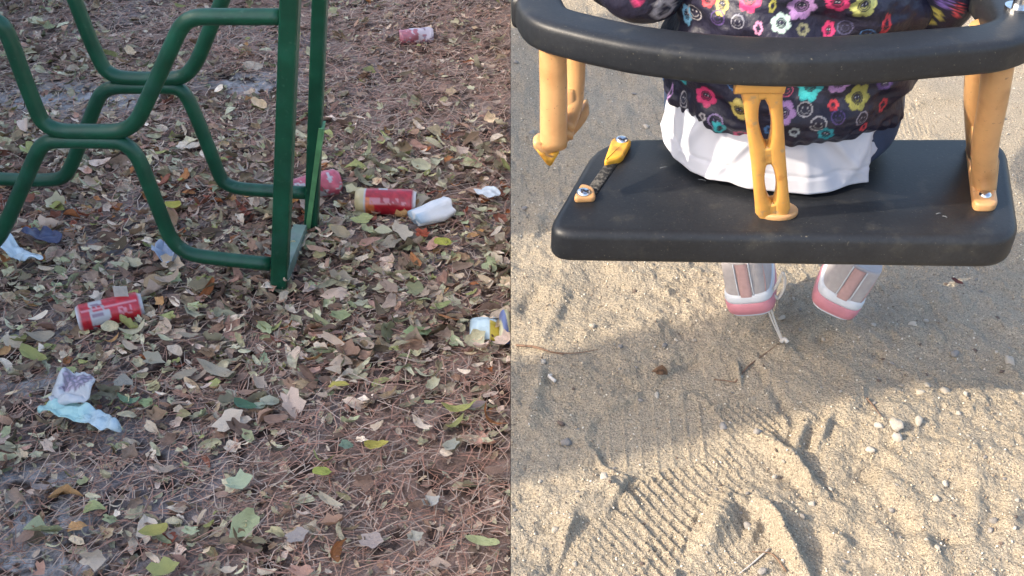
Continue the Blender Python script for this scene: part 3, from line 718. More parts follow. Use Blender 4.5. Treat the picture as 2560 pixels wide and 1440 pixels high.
def screw(name, p, r, parent):
    V = []; n0 = 7
    for i in range(n0):
        a = i / (n0 - 1) * math.pi / 2
        for q in circ(r * math.cos(a) + 1e-5, 20): V.append((p[0] + q[0], p[1] + q[1], p[2] + r * .55 * math.sin(a)))
    o = link(name, mesh(name, V, grid_faces(20, n0, True)), M['steel'], parent)
    V, F = sweep(np.array([(p[0], p[1], p[2] + r * .3), (p[0], p[1], p[2] + r * .57)]), circ(r * .36, 6), up=(0, 1, 0))
    link('socket', mesh('socket', V, F, False), M['rubber'], o) if parent is sw else None
    return o
# right strut: foot plate, two prongs
FD = np.array(T(2447, 372)) - np.array(T(2457, 520)); FL = np.linalg.norm(FD); FD /= FL
base_r = np.array(T(2457, 524))
plate = corner_round([base_r + np.array(q) for q in [(-.0118, -.004), (.0118, -.004), (.0118 + FD[0] * FL, FL + .004), (-.0118 + FD[0] * FL, FL + .004)]], .009, 6)
rs = link('strut', bpy.data.meshes.new('strut'), None, sw)
p0 = np.array([*T(2457, 478), ZS + .004]); p1 = on_y(2497, 185, hp[-1][1] + .028)
p1[2] = ZR - .024; p1 = np.array([p1[0] - .004, p1[1], p1[2]])
q0 = np.array([*T(2444, 395), ZS + .004]); q1 = p1 + (.004, .055, 0)
pa = sweep(crom([p0, p0 + (p1 - p0) * .35 + (-.0035, 0, 0), p0 + (p1 - p0) * .7 + (-.001, 0, 0), p1], 8), circ(.0112, 18, .0118, .8), up=(0, 1, 0), scale=np.linspace(1.0, 1.12, 25))
pb = sweep(crom([q0, q0 + (q1 - q0) * .5 + (-.004, 0, 0), q1], 8), circ(.0108, 18, .0118, .8), up=(0, 1, 0))
web = sweep(np.array([(p0 + q0) / 2, (p0 * .72 + p1 * .28 + q0 * .72 + q1 * .28) / 2]), circ(.006, 14, .034, .5), up=(0, 1, 0))
Vv, Fv = join([pa, pb, web]); rs.data = mesh('strut', Vv, Fv); rs.data.materials.append(M['tan']); rs['label'] = 'tan right strut bolted to the seat'
rounded_solid(plate, ZS - .001, ZS + .009, .003, M['tan'], 'foot_plate', rs)
screw('screw', np.array([*T(2457, 506), ZS + .009]), .0062, rs)
# left strut: broken off the seat, dangling from the hoop
yl = .898
ls = link('strut', bpy.data.meshes.new('strut'), None, sw)
a0, a1, a2 = on_y(1381, 100, yl + .0), on_y(1384, 220, yl), on_y(1384, 362, yl)
b0, b1, b2 = on_y(1440, 90, yl + .05), on_y(1438, 200, yl + .045), on_y(1408, 322, yl + .012)
pa = sweep(crom([a0, a1, a2], 8), circ(.0128, 18, .0120, .85), up=(0, 1, 0), scale=np.linspace(.95, 1.0, 17))
pb = sweep(crom([b0, b1, on_y(1432, 260, yl + .038), b2], 8), circ(.0092, 18, .0110, .85), up=(0, 1, 0))
web = sweep(crom([on_y(1425, 222, yl + .035), on_y(1420, 270, yl + .03), on_y(1404, 340, yl + .010)], 6), circ(.0100, 14, .007, .9), up=(0, 1, 0), scale=np.linspace(.45, 1.15, 13))
Vv, Fv = join([pa, pb, web]); ls.data = mesh('strut', Vv, Fv); ls.data.materials.append(M['tan']); ls['label'] = 'tan left strut broken off the seat and dangling from the hoop'
def wedge(name, pts, th, mat):
    """a solid, rounded off plate: outline points (px, py, distance), thickness along y"""
    P = crom([on_y(a_, b_, yl + d_) for a_, b_, d_ in pts], 3, True); c = P.mean(0); k_ = len(P)
    lay = [(.90, -th), (1.0, -th * .6), (1.0, th * .6), (.90, th)]
    V = np.concatenate([c + (P - c) * f_ + (0, o_, 0) for f_, o_ in lay]); F = [tuple(f) for f in grid_faces(k_, 4, True)] + [tuple(range(k_))[::-1], tuple(3 * k_ + j for j in range(k_))]
    return link(name, mesh(name, V, F), mat, ls)
wedge('foot_plate', [(1334, 362, 0), (1338, 346, .0), (1368, 352, .0), (1405, 345, .01), (1440, 300, .035), (1463, 256, .055), (1472, 264, .055), (1466, 292, .045), (1420, 345, .02), (1388, 378, .005), (1376, 388, 0), (1352, 376, 0)], .0085, M['tan'])
wedge('torn_edge', [(1338, 362, 0), (1372, 376, 0), (1398, 372, .005), (1390, 388, .003), (1374, 409, 0), (1352, 386, 0)], .0065, M['yellow'])
# the stubs of that strut, still screwed to the seat
st1 = rounded_solid(corner_round([T(1432, 508), T(1490, 506), T(1484, 480), T(1452, 470)], .006, 6), ZS - .001, ZS + .007, .003, M['tan'], 'strut_stub', sw)
screw('screw', np.array([*T(1458, 496), ZS + .007]), .0070, st1)
st2 = rounded_solid(corner_round([T(1508, 420), T(1555, 408), T(1580, 362), T(1530, 358)], .007, 6), ZS - .001, ZS + .008, .003, M['yellow'], 'strut_stub', sw)
screw('screw', np.array([*T(1553, 366), ZS + .008]), .0068, st2)
# hangers: eye bolt and chain above each side of the hoop
def chain(x, y, z0, nlink, lean=0):
    ch = None
    parts = []
    for i in range(nlink):
        a = np.linspace(0, 2 * math.pi, 14, endpoint=False); c = np.array([x + lean * i, y, z0 + .020 + i * .026])
        o = np.stack([.007 * np.cos(a), 0 * a, .017 * np.sin(a)], 1) if i % 2 else np.stack([0 * a, .007 * np.cos(a), .017 * np.sin(a)], 1)
        parts.append(sweep(o + c, circ(.0022, 6), up=(0.3, .9, .1) if i % 2 else (.9, .3, .1), closed=True))
    V, F = join(parts); return V, F
bx = on_z(2546, 14, ZR + .004)
for (x, y) in ((bx[0], bx[1]), (lx, 1.06)):
    hb = link('eye_bolt', bpy.data.meshes.new('eye_bolt'), None, sw)
    parts = [sweep(np.array([(x, y, ZR - .004), (x, y, ZR + .004)]), circ(.011, 20), up=(0, 1, 0)), sweep(np.array([(x, y, ZR + .003), (x, y, ZR + .030)]), circ(.0052, 16), up=(0, 1, 0))]
    Vv, Fv = join(parts); hb.data = mesh('eye_bolt', Vv, Fv, False); hb.data.materials.append(M['steel'])
    V, F = chain(x, y, ZR + .030, 50, .0002); link('chain', mesh('chain', V, F), M['steel'], sw)
# tan lug on the inside of the hoop by the right bolt
p = on_z(2474, 20, ZR - .01)
tube('lug', [p + (-.001, .0, -.02), p + (.0, .005, 0), p + (.0, .05, 0)], .004, M['tan'], sw, k=8, n=3)

# ------------------------------------------------------------------ the child on the swing (seen from behind)
BX, BY = .277, 1.020
kid = empty('person', (BX, BY, ZS), 'small child sitting on the swing in black jacket with smiling flower print', 'child')
def superring(a, b, phi, e=.9):
    s, c = np.sin(phi), -np.cos(phi)
    return a * np.sign(s) * np.abs(s) ** e, b * np.sign(c) * np.abs(c) ** e
# body (hips, thighs, shins) as trousers in one skin
def skinned(name, nodes, edges, radii, mat, parent, root=0, lv=2):
    me = bpy.data.meshes.new(name); me.from_pydata([tuple(v) for v in nodes], edges, []); me.update()
    o = link(name, me, mat, parent); sk = o.modifiers.new('skin', 'SKIN')
    for i, r in enumerate(radii):
        d_ = me.skin_vertices[0].data[i]; d_.radius = r if hasattr(r, '__len__') else (r, r); d_.use_root = (i == root)
    sk.use_smooth_shade = True
    s_ = o.modifiers.new('sub', 'SUBSURF'); s_.levels = lv; s_.render_levels = lv
    return o
nL, nR = BX - .055, BX + .062
skinned('trousers', [(BX, BY + .01, ZS + .085), (nL, BY + .02, ZS + .062), (nL - .005, BY + .075, ZS + .05), (nL - .008, BY + .115, ZS + .030), (nL - .006, BY + .118, ZS - .07), (nL - .002, BY + .105, ZS - .165),
                     (nR, BY + .02, ZS + .062), (nR + .005, BY + .075, ZS + .05), (nR + .012, BY + .115, ZS + .030), (nR + .018, BY + .118, ZS - .07), (nR + .024, BY + .090, ZS - .180)],
        [(0, 1), (1, 2), (2, 3), (3, 4), (4, 5), (0, 6), (6, 7), (7, 8), (8, 9), (9, 10)], [.05, .045, .050, .046, .036, .030, .045, .050, .046, .036, .030], M['navy_cloth'], kid)
# seat of the trousers: full rounded back
nph, nh = 96, 26; ph = np.linspace(0, 2 * math.pi, nph, endpoint=False); V = []
for i in range(nh):
    t = i / (nh - 1); f = math.sin(min(1, .55 + t * 2.2) * math.pi / 2) ** .7 if t < .5 else 1 - .10 * (t - .5)
    x, y = superring(.107 * f, .103 * f * (1 - .12 * t), ph, .92); x = x + .017 * f * np.clip(np.sin(ph), 0, 1) ** 6 * math.sin(math.pi * min(1, .15 + t * .8)) ** .6
    V.append(np.stack([BX + .004 + x, BY + .004 + y, ZS + .002 + t * .10 + .003 * np.sin(5 * ph + 8 * t) * t], 1))
V = np.concatenate(V); F = [tuple(f) for f in grid_faces(nph, nh, True)] + [tuple(range(nph))[::-1]]
link('trouser_seat', mesh('trouser_seat', V, F), M['navy_cloth'], kid)
# white shirt tail: shell from under the jacket to the seat, slit on the right side
def shirt(ph0, ph1, zb_fn, a_top, a_bot, name, gap=0., seed=0):
    nph, nh = 120, 44; ph = np.linspace(ph0, ph1, nph); t = np.linspace(0, 1, nh)[:, None]
    zb = np.array([zb_fn(p) for p in ph])[None]; zt = ZS + .085
    z = zb + (zt - zb) * t
    A = a_bot + (a_top - a_bot) * t ** .8; Bq = A * .885
    s, c = np.sin(ph)[None], -np.cos(ph)[None]
    fold = .0026 * np.sin(ph[None] * 9 + 2.0 * t + seed) * (1 - t * .6) * (.5 + .5 * np.sin(ph[None] * 2.3 + 1)) + .0020 * fbm(ph[None] * 3 + 1.5 * t, t * 2 + ph[None], 1.0, 2, 5 + seed)
    for p_, w_, h_, k_ in ((-.95, .07, .006, .8), (-.62, .06, -.008, -.5), (-.45, .05, .006, .9), (-.25, .05, .004, .3), (.20, .09, -.008, -.9), (.36, .05, .006, -1.2), (.56, .07, .006, .6), (.04, .04, .004, -.2)):
        fold = fold + .62 * h_ * np.exp(-((ph[None] - p_ - k_ * (t - .5) * .5) / w_) ** 2) * np.sin(np.clip(t, 0, 1) * math.pi * .55 + .5)
    A, Bq = A + fold + gap, Bq + fold + gap
    hemb = .0012 * np.exp(-((t - .22) / .02) ** 2); A = A - hemb; Bq = Bq - hemb
    x = A * np.sign(s) * np.abs(s) ** .92; y = Bq * np.sign(c) * np.abs(c) ** .92
    V = np.stack([BX + x, BY + y, np.broadcast_to(z, x.shape)], -1).reshape(-1, 3)
    o = link(name, mesh(name, V, grid_faces(nph, nh)), M['white_cloth'], kid)
    m = o.modifiers.new('thickness', 'SOLIDIFY'); m.thickness = .0012; m.offset = -1
    return o
def zb_main(p): return ZS + .0035 + .008 * math.exp(-((p + .55) / .4) ** 2) + .012 * max(0, (-p - .9)) * 1.4 + .002 * math.sin(p * 3)
def zb_side(p): return ZS + .030 + .012 * max(0, p - 1.1)
shirt(-1.62, .66, zb_main, .1125, .1215, 'shirt')
shirt(.50, 1.28, zb_side, .112, .1185, 'shirt_side', gap=-.004, seed=2)

# the printed jacket
def flower(u, v, Rr, c, C, detail=True, sq=1.0, dark=(.012, .012, .028)):
    u = u / sq; r = np.hypot(u, v) / Rr; th = np.arctan2(v, u); out = C
    pet = .76 + .24 * np.abs(np.cos(3 * th + .4)) ** .8
    m = r < pet; out[m] = c
    m = (r < pet) & (r > pet * .90); out[m] = np.array(c) * .75
    m = r < .48; out[m] = dark
    if detail:
        m = np.abs(r - .37) < .045; out[m] = np.array(c) * .42
        for sx_ in (-.13, .13):
            m = np.hypot(u / Rr - sx_, v / Rr - .08) < .055; out[m] = (.34, .33, .36)
        m = (np.abs(np.hypot(u, v) / Rr - .2) < .04) & (v < -.04 * Rr); out[m] = np.array(c) * .55
def ringm(u, v, Rr, c, C, sq=1.0):
    u = u / sq; r = np.hypot(u, v) / Rr; c = np.array(c)
    m = np.abs(r - .92) < .085; C[m] = c
    for sx_ in (-.28, .28):
        m = np.hypot(u / Rr - sx_, v / Rr - .18) < .12; C[m] = c * .9
    m = (np.abs(r - .52) < .07) & (v < -.05 * Rr); C[m] = c * .6
def paint(V, N, motifs):
    C = np.tile(np.array((.0125, .012, .027)), (len(V), 1))
    px, py, z = project(V)
    for mo in motifs:
        if mo[0] == 'P':                       # placed at a picture position
            _, kind, a_, b_, r_, c_, *sq = mo; r_ = r_ * .90
            facing = (N * (V - np.array((0, 0, ZC)))).sum(1) < 0
            d2 = (px - a_) ** 2 + (py - b_) ** 2 + np.where(facing, 0, 1e9); i = int(np.argmin(d2)); 
            P0 = V[i]; n_ = N[i]; Rr = r_ / FPX * z[i]
            if d2[i] > 400: P0 = P0 + 0
        else:
            _, kind, i, r_, c_, *sq = mo; P0, n_, Rr = V[i], N[i], r_
        rot = rng.uniform(-.5, .5); t1 = np.cross((0, 0, 1.), n_); t1 /= np.linalg.norm(t1) + 1e-9; t2 = np.cross(n_, t1)
        D = V - P0; near = (np.abs(D @ n_) < .022) & ((N @ n_) > .2) & (np.linalg.norm(D, axis=1) < Rr * 1.6)
        idx = np.nonzero(near)[0]; u, v = D[idx] @ t1, D[idx] @ t2
        u, v = u * math.cos(rot * .5) + v * math.sin(rot * .5), -u * math.sin(rot * .5) + v * math.cos(rot * .5)
        sub = C[idx]; (flower if kind == 'f' else ringm)(u, v, Rr, c_, sub, sq=(sq[0] if sq else 1.0)); C[idx] = sub
    return C
def normals_grid(V, nu, nv, wrap):
    G = V.reshape(nv, nu, 3); du = (np.roll(G, -1, 1) - np.roll(G, 1, 1)) if wrap else np.gradient(G, axis=1); dv = np.gradient(G, axis=0)
    N = np.cross(du, dv); N /= np.linalg.norm(N, axis=-1)[..., None] + 1e-12; return N.reshape(-1, 3)
PK, YE, TE, LI, OL, WH_, BL, RE, MI, PU = [tuple(q * .74 for q in c_) for c_ in ((.62, .05, .17), (.62, .50, .14), (.04, .40, .44), (.42, .24, .50), (.34, .32, .08), (.42, .40, .42), (.06, .16, .36), (.55, .05, .07), (.50, .66, .60), (.10, .06, .20))]
MOT = [('P', 'f', 1672, 6, 34, PK, .7), ('P', 'f', 1716, 36, 36, (.18, .42, .60), .5), ('P', 'r', 1737, 31, 26, WH_), ('P', 'f', 1770, -2, 24, RE), ('P', 'f', 1806, 10, 36, YE, .55), ('P', 'r', 1792, 45, 22, PU),
       ('P', 'f', 1875, -2, 36, PK), ('P', 'r', 1842, 56, 20, (.2, .2, .24)), ('P', 'f', 1896, 70, 22, (.55, .25, .40), .6), ('P', 'f', 1930, 14, 22, OL, .5), ('P', 'f', 2004, 14, 42, LI), ('P', 'f', 1953, 58, 30, MI),
       ('P', 'f', 2008, 74, 20, (.16, .16, .10)), ('P', 'f', 2092, 8, 36, PK), ('P', 'f', 2163, 14, 42, (.42, .42, .14)), ('P', 'f', 2072, 76, 28, PK, .7), ('P', 'r', 2170, 86, 22, BL), ('P', 'r', 2112, 66, 22, (.06, .06, .12)),
       ('P', 'f', 2216, 62, 36, RE, .45),
       ('P', 'f', 1703, 182, 36, TE), ('P', 'f', 1765, 238, 34, PK), ('P', 'r', 1832, 210, 20, BL), ('P', 'f', 1846, 277, 37, YE), ('P', 'f', 1676, 232, 30, LI, .4), ('P', 'r', 1709, 248, 23, WH_, .8),
       ('P', 'r', 1787, 305, 23, (.22, .16, .30)), ('P', 'f', 1800, 322, 20, TE), ('P', 'f', 1852, 334, 22, PK), ('P', 'f', 1756, 292, 14, WH_), ('P', 'r', 1966, 225, 20, (.35, .06, .12)), ('P', 'f', 1958, 283, 38, LI),
       ('P', 'f', 2026, 215, 37, TE), ('P', 'f', 2100, 206, 36, LI), ('P', 'f', 2142, 244, 38, OL), ('P', 'f', 2212, 208, 24, PU), ('P', 'r', 2012, 274, 22, WH_), ('P', 'f', 2083, 262, 18, RE), ('P', 'r', 2097, 291, 21, PU),
       ('P', 'r', 2047, 312, 24, WH_), ('P', 'r', 2156, 297, 22, (.25, .22, .26)), ('P', 'f', 2066, 335, 24, (.02, .20, .24)), ('P', 'f', 1986, 330, 16, (.25, .28, .30)), ('P', 'f', 2206, 262, 26, RE, .5), ('P', 'f', 2160, 318, 16, RE, .7),
       ('P', 'f', 1925, 325, 18, BL), ('P', 'r', 1915, 225, 20, WH_)]
dense = np.linspace(-1.75, 1.75, 430); coarse = np.linspace(1.75, 2 * math.pi - 1.75, 60)[1:-1]; ph = np.concatenate([dense, coarse]); nph = len(ph)
hz = np.concatenate([np.linspace(.060, .225, 175), np.linspace(.23, .335, 26)]); V = []
for h in hz:
    a_ = np.interp(h, [.060, .068, .085, .12, .17, .23, .27, .30, .32, .335], [.1140, .1185, .1225, .1235, .120, .113, .101, .080, .058, .052])
    b_ = np.interp(h, [.060, .068, .085, .12, .17, .23, .27, .30, .32, .335], [.1045, .110, .114, .1155, .110, .100, .088, .070, .052, .048])
    x, y = superring(a_, b_, ph, .93)
    gath = .0018 * np.sin(ph * 46 + 2 * np.sin(ph * 7)) * math.exp(-((h - .063) / .010) ** 2)
    puff = .0065 * fbm(ph * 2.2, np.full_like(ph, h * 34), 1.0, 3, 15) + .0065 * np.sin(h * 95 + 3 * np.sin(ph * 1.7) + ph * .8) * math.exp(-((h - .19) / .08) ** 2) + .0020 * np.sin(ph * 11 + h * 60)
    k_ = 1 + (gath + puff) / .12
    hang = .004 * np.cos(ph * 1.0) * 0
    V.append(np.stack([BX + x * k_, BY + y * k_, ZS + h + hang + 0 * x], 1))
V = np.concatenate(V); N = normals_grid(V, nph, len(hz), True)
if ((V - (BX, BY, ZS + .15)) * N).sum() < 0: N = -N
extra = [('I', 'f' if i % 3 else 'r', int(rng.integers(0, len(V))), .013, [PK, YE, TE, LI, WH_, BL][int(rng.integers(0, 6))]) for i in range(60)]
extra = [m_ for m_ in extra if (project(V[m_[2]])[1] < -60 or N[m_[2]][1] > .2)]
C = paint(V, N, extra + MOT)
jk = link('jacket', mesh('jacket', V, grid_faces(nph, len(hz), True), True, C), M['jacket'], kid)
# sleeves
def sleeve(P, rad, seed, mot):
    P = crom(P, 14); n_ = len(P); k = 110; rs = np.interp(np.linspace(0, 1, n_), np.linspace(0, 1, len(rad)), rad)
    P2 = []; m = 5
    PP = np.array([np.array([np.interp(t, range(n_), P[:, j]) for j in range(3)]) for t in np.linspace(0, n_ - 1, 170)]); rs = np.interp(np.linspace(0, 1, 170), np.linspace(0, 1, n_), rs)
    V, F = sweep(PP, circ(1, k), up=(0.2, .1, 1), scale=rs)
    ii = np.arange(len(V)); row, cc = ii // k, ii % k
    ctr = PP[row]; d_ = V - ctr; wr = 1 + .07 * np.sin(row * .32 + 2 * np.sin(cc / k * 6.28 + seed)) + .04 * np.sin(cc / k * 6.28 * 3 + row * .1)
    V = ctr + d_ * wr[:, None]; N = d_ / (np.linalg.norm(d_, axis=1)[:, None] + 1e-9)
    ex = [('I', 'f' if i % 3 else 'r', int(rng.integers(0, len(V))), .013, [PK, YE, TE, LI, WH_, BL, RE][int(rng.integers(0, 7))]) for i in range(26)]
    return link('sleeve', mesh('sleeve', V, F, True, paint(V, N, ex + mot)), M['jacket'], jk)
ey = 1.0
er = on_y(2338, 20, ey); el = on_y(1575, -28, ey)
sleeve([(BX + .075, BY, ZS + .265), (BX + .115, BY - .01, ZS + .235), (er[0] - .012, ey + .0, er[2] + .012), (er[0] + .022, ey + .07, er[2] + .018), (er[0] + .035, ey + .14, er[2] + .02)], [.050, .048, .044, .038, .030], 1,
       [('P', 'f', 2330, 42, 28, (.45, .38, .08)), ('P', 'f', 2284, 36, 22, (.28, .04, .05)), ('P', 'f', 2366, -2, 22, (.16, .10, .32)), ('P', 'f', 2397, 22, 24, (.40, .05, .06), .5)])
sleeve([(BX - .075, BY, ZS + .265), (BX - .115, BY - .01, ZS + .235), (el[0] + .010, ey, el[2] + .015), (el[0] - .022, ey + .07, el[2] + .018), (el[0] - .04, ey + .14, el[2] + .02)], [.050, .048, .044, .038, .030], 2,
       [('P', 'f', 1600, -4, 24, PK, .6)])
# hands closed on the hoop sides, head (above the picture)
for s in (-1, 1):
    e_ = er if s > 0 else el; hx = e_[0] + s * .037; c = np.array([hx, ey + .165, e_[2] + .02])
    hand = skinned('hand', [c + (0, -.02, 0), c + (0, .005, 0), c + (0, .025, 0)], [(0, 1), (1, 2)], [(.015, .012), (.022, .013), (.020, .012)], M['skin'], kid)
    for f_ in range(4):
        b_ = c + (s * (-.015 + .010 * f_), .028, 0)
        skinned('finger', [b_, b_ + (0, .014, .002), b_ + (0, .020, -.010), b_ + (0, .012, -.018)], [(0, 1), (1, 2), (2, 3)], [.0058, .0055, .005, .0042], M['skin'], hand, lv=1)
    b_ = c + (-s * .018, .0, 0); skinned('thumb', [b_, b_ + (-s * .010, .012, -.004), b_ + (-s * .006, .022, -.012)], [(0, 1), (1, 2)], [.0068, .006, .005], M['skin'], hand, lv=1)
hc = np.array([BX, BY + .01, ZS + .42])
head = skinned('head', [hc - (0, 0, .12), hc - (0, 0, .06), hc, hc + (0, 0, .045)], [(0, 1), (1, 2), (2, 3)], [.036, .050, .074, .055], M['skin'], kid)
for s in (-1, 1): skinned('ear', [hc + (s * .07, 0, -.02), hc + (s * .082, -.004, -.004)], [(0, 1)], [.010, .009], M['skin'], head, lv=1)
skinned('hair', [hc + (0, -.012, -.045), hc + (0, -.012, .005), hc + (0, -.004, .055)], [(0, 1), (1, 2)], [.066, .082, .060], M['hair'], kid)
skinned('nose', [hc + (0, .070, -.01), hc + (0, .080, -.022)], [(0, 1)], [.006, .008], M['skin'], head, lv=1)
# shoes seen from behind
def shoe(heel_px, yaw, roll, label):
    p = on_y(*heel_px, BY + .075); p = p + (0, 0, .003); g = link('shoe', bpy.data.meshes.new('shoe'), None, kid); g['label'] = label
    cr_, sr = math.cos(roll), math.sin(roll); cy, sy = math.cos(yaw), math.sin(yaw)
    def X_(V):
        V = np.asarray(V, float) * (.88, .88, .95); x, y, z = V[:, 0], V[:, 1], V[:, 2]
        x, z = x * cr_ + z * sr, -x * sr + z * cr_; x, y = x * cy + y * sy, -x * sy + y * cy
        return np.stack([x, y, z], 1) + p
    k = 48; a = np.linspace(0, 2 * math.pi, k, endpoint=False)
    def out(w, l0, l1): return np.stack([w * np.sign(np.sin(a)) * np.abs(np.sin(a)) ** .62 * (1 + .08 * np.cos(a)), np.where(-np.cos(a) < 0, l0 * np.sign(-np.cos(a)) * np.abs(np.cos(a)) ** .60, l1 * np.abs(np.cos(a)) ** .8)], 1)
    def stack(levels):
        V = np.concatenate([np.column_stack([out(w, l0, l1) + (0, .035), np.full(k, z)]) for w, l0, l1, z in levels])
        F = [tuple(f) for f in grid_faces(k, len(levels), True)] + [tuple(range(k))[::-1], tuple((len(levels) - 1) * k + j for j in range(k))]
        return V, F
    V, F = stack([(.031, .036, .085, .018), (.0325, .037, .084, .022), (.0325, .0375, .078, .035), (.0315, .036, .060, .055), (.0305, .035, .042, .070), (.030, .034, .036, .082), (.0285, .0325, .034, .085), (.024, .028, .03, .083)])
    g.data = mesh('shoe', X_(V), F); g.data.materials.append(M['shoe_pale'])
    for nm, lv, mt_ in (('sole', [(.031, .036, .090, 0), (.0345, .040, .094, .003), (.0355, .041, .095, .010), (.0355, .041, .095, .0195), (.034, .0395, .093, .021)], 'shoe_sole'),
                        ('tread', [(.028, .033, .087, -.004), (.031, .036, .09, -.002), (.031, .036, .09, .001)], 'shoe_white'),
                        ('midsole', [(.034, .0395, .093, .020), (.0352, .0405, .093, .024), (.0345, .0395, .09, .030), (.0330, .038, .086, .034)], 'shoe_white')):
        V, F = stack(lv); link(nm, mesh(nm, X_(V), F), M[mt_], g)
    V = []                                          # heel strip with raised edges
    for z, y_ in ((.031, -.0032), (.045, -.0036), (.06, -.0022), (.075, -.0012), (.083, -.0008)):
        for x_, d_ in ((-.0085, 0), (-.0075, -.0016), (-.003, -.0022), (.003, -.0022), (.0075, -.0016), (.0085, 0)): V.append((x_, y_ + d_ + .0008, z))
    link('heel_strip', mesh('heel_strip', X_(V), grid_faces(6, 5)), M['shoe_pink'], g)
    for s in (-1, 1):                               # seam beads beside the strip
        tube('seam', X_([(s * .0105, -.0030 + .0008, .031), (s * .0105, -.0030, .05), (s * .0105, -.0012, .07), (s * .0105, 0, .083)]), .0009, M['shoe_white'], g, k=6, n=3)
        if s > 0:
            tube('seam', X_([(.027, .004, .034), (.0285, .008, .055), (.027, .012, .08)]), .0009, M['shoe_pink'], g, k=6, n=3)
    return g, X_
s1, X1 = shoe((1876, 790), R(15), R(-17), 'left shoe with the lace hanging loose')
s2, X2_ = shoe((2076, 788), R(20), R(17), 'right shoe turned outward')
# loose lace: loop beside the left shoe and the tail hanging to the sand
yy = BY + .085
lace = tube('lace', [on_y(1918, 745, yy), on_y(1940, 716, yy), on_y(1952, 690, yy), on_y(1958, 684, yy), on_y(1962, 705, yy), on_y(1958, 725, yy), on_y(1945, 745, yy), on_y(1934, 738, yy)], .0021, M['cord'], s1, k=8, n=6, up=(0, 1, 0))
gz = np.array([*S(1954, 862), 0]); gz[2] = sand_z(gz[0], gz[1]) + .004
st_ = on_y(1918, 770, yy - .01)
for dx_ in (0, .004):
    tube('lace', [st_ + (dx_, 0, 0), st_ * .55 + gz * .45 + (dx_ * .8 - .002, 0, .002), gz + (dx_ * .3 - .001, .0, .001)], .0013, M['cord'], s1, k=8, n=8, up=(0, 1, 0))
tube('lace_tip', [gz + (-.003, -.003, .001), gz + (0.002, 0, .004), gz + (.006, -.004, .001)], .0026, M['cord'], s1, k=8, n=3)

# ------------------------------------------------------------------ pebbles, twigs and chips on the sand
def ico(sub):
    t = (1 + 5 ** .5) / 2
    V = [(-1, t, 0), (1, t, 0), (-1, -t, 0), (1, -t, 0), (0, -1, t), (0, 1, t), (0, -1, -t), (0, 1, -t), (t, 0, -1), (t, 0, 1), (-t, 0, -1), (-t, 0, 1)]
    F = [(0, 11, 5), (0, 5, 1), (0, 1, 7), (0, 7, 10), (0, 10, 11), (1, 5, 9), (5, 11, 4), (11, 10, 2), (10, 7, 6), (7, 1, 8), (3, 9, 4), (3, 4, 2), (3, 2, 6), (3, 6, 8), (3, 8, 9), (4, 9, 5), (2, 4, 11), (6, 2, 10), (8, 6, 7), (9, 8, 1)]
    V = [np.array(v) / np.linalg.norm(v) for v in V]
    for _ in range(sub):
        c = {}; F2 = []
        def m(a, b):
            k = (min(a, b), max(a, b))
            if k not in c: v = V[a] + V[b]; V.append(v / np.linalg.norm(v)); c[k] = len(V) - 1
            return c[k]
        for a, b, d in F: ab, bd, da = m(a, b), m(b, d), m(d, a); F2 += [(a, ab, da), (b, bd, ab), (d, da, bd), (ab, bd, da)]
        F = F2
    return np.array(V), np.array(F)
IV, IF = ico(1)
peb = []
for i in range(8):
    V = IV * (1 + rng.uniform(-.24, .24, (len(IV), 1))) * (1, rng.uniform(.6, .9), rng.uniform(.5, .75)); me = mesh('pebble', V, IF, smooth=i % 4 == 0); me.materials.append(M['stone']); peb.append(me)
PEB = [(1955, 795, 22, 0), (1480, 822, 18, 0), (1358, 905, 20, 0), (1642, 985, 20, 0), (1415, 1108, 32, 1), (1402, 1066, 20, 2), (1508, 1208, 30, 0), (1388, 1322, 22, 0), (1438, 1402, 18, 0), (1737, 845, 14, 0), (1807, 1066, 26, 1), (1893, 1086, 26, 1),
       (1937, 1188, 20, 0), (2030, 1256, 20, 0), (1870, 1313, 26, 1), (2236, 1075, 46, 0), (2241, 1102, 34, 0), (2174, 1127, 24, 0), (2192, 1078, 24, 0), (2294, 1060, 28, 0), (2362, 978, 26, 0), (2318, 962, 20, 0), (2300, 980, 22, 0), (2522, 909, 34, 0),
       (2388, 882, 28, 1), (2316, 797, 16, 0), (2280, 815, 22, 0), (2395, 1036, 18, 0), (2410, 995, 14, 0), (2364, 1205, 20, 0), (2340, 1246, 24, 0), (2232, 1266, 20, 1), (2340, 1382, 22, 0), (2485, 1298, 24, 1), (2478, 1320, 20, 1), (2540, 1256, 14, 0), (2534, 1326, 14, 0),
       (2182, 815, 16, 0), (1550, 875, 16, 1), (1660, 870, 22, 1), (2060, 840, 14, 0), (2006, 1294, 20, 1), (1690, 850, 12, 0), (1984, 752, 14, 0), (2100, 985, 12, 0), (2230, 905, 14, 1), (2112, 1400, 14, 1), (2460, 1150, 14, 1), (1350, 1200, 14, 0), (1600, 1000, 14, 1),
       (1905, 1430, 26, 1), (2185, 1010, 14, 1), (1615, 320, 18, 0), (1585, 240, 14, 1), (1330, 330, 18, 1), (2535, 220, 14, 0), (2508, 300, 10, 2), (2365, 710, 10, 2), (1310, 515, 16, 1), (2440, 700, 10, 1), (1290, 165, 14, 1)]
for _ in range(75): PEB.append((rng.uniform(1285, 2555), rng.uniform(690, 1435), rng.uniform(8, 14), int(rng.integers(0, 3))))
PC = [(.46, .41, .34), (.29, .265, .24), (.14, .10, .08)]
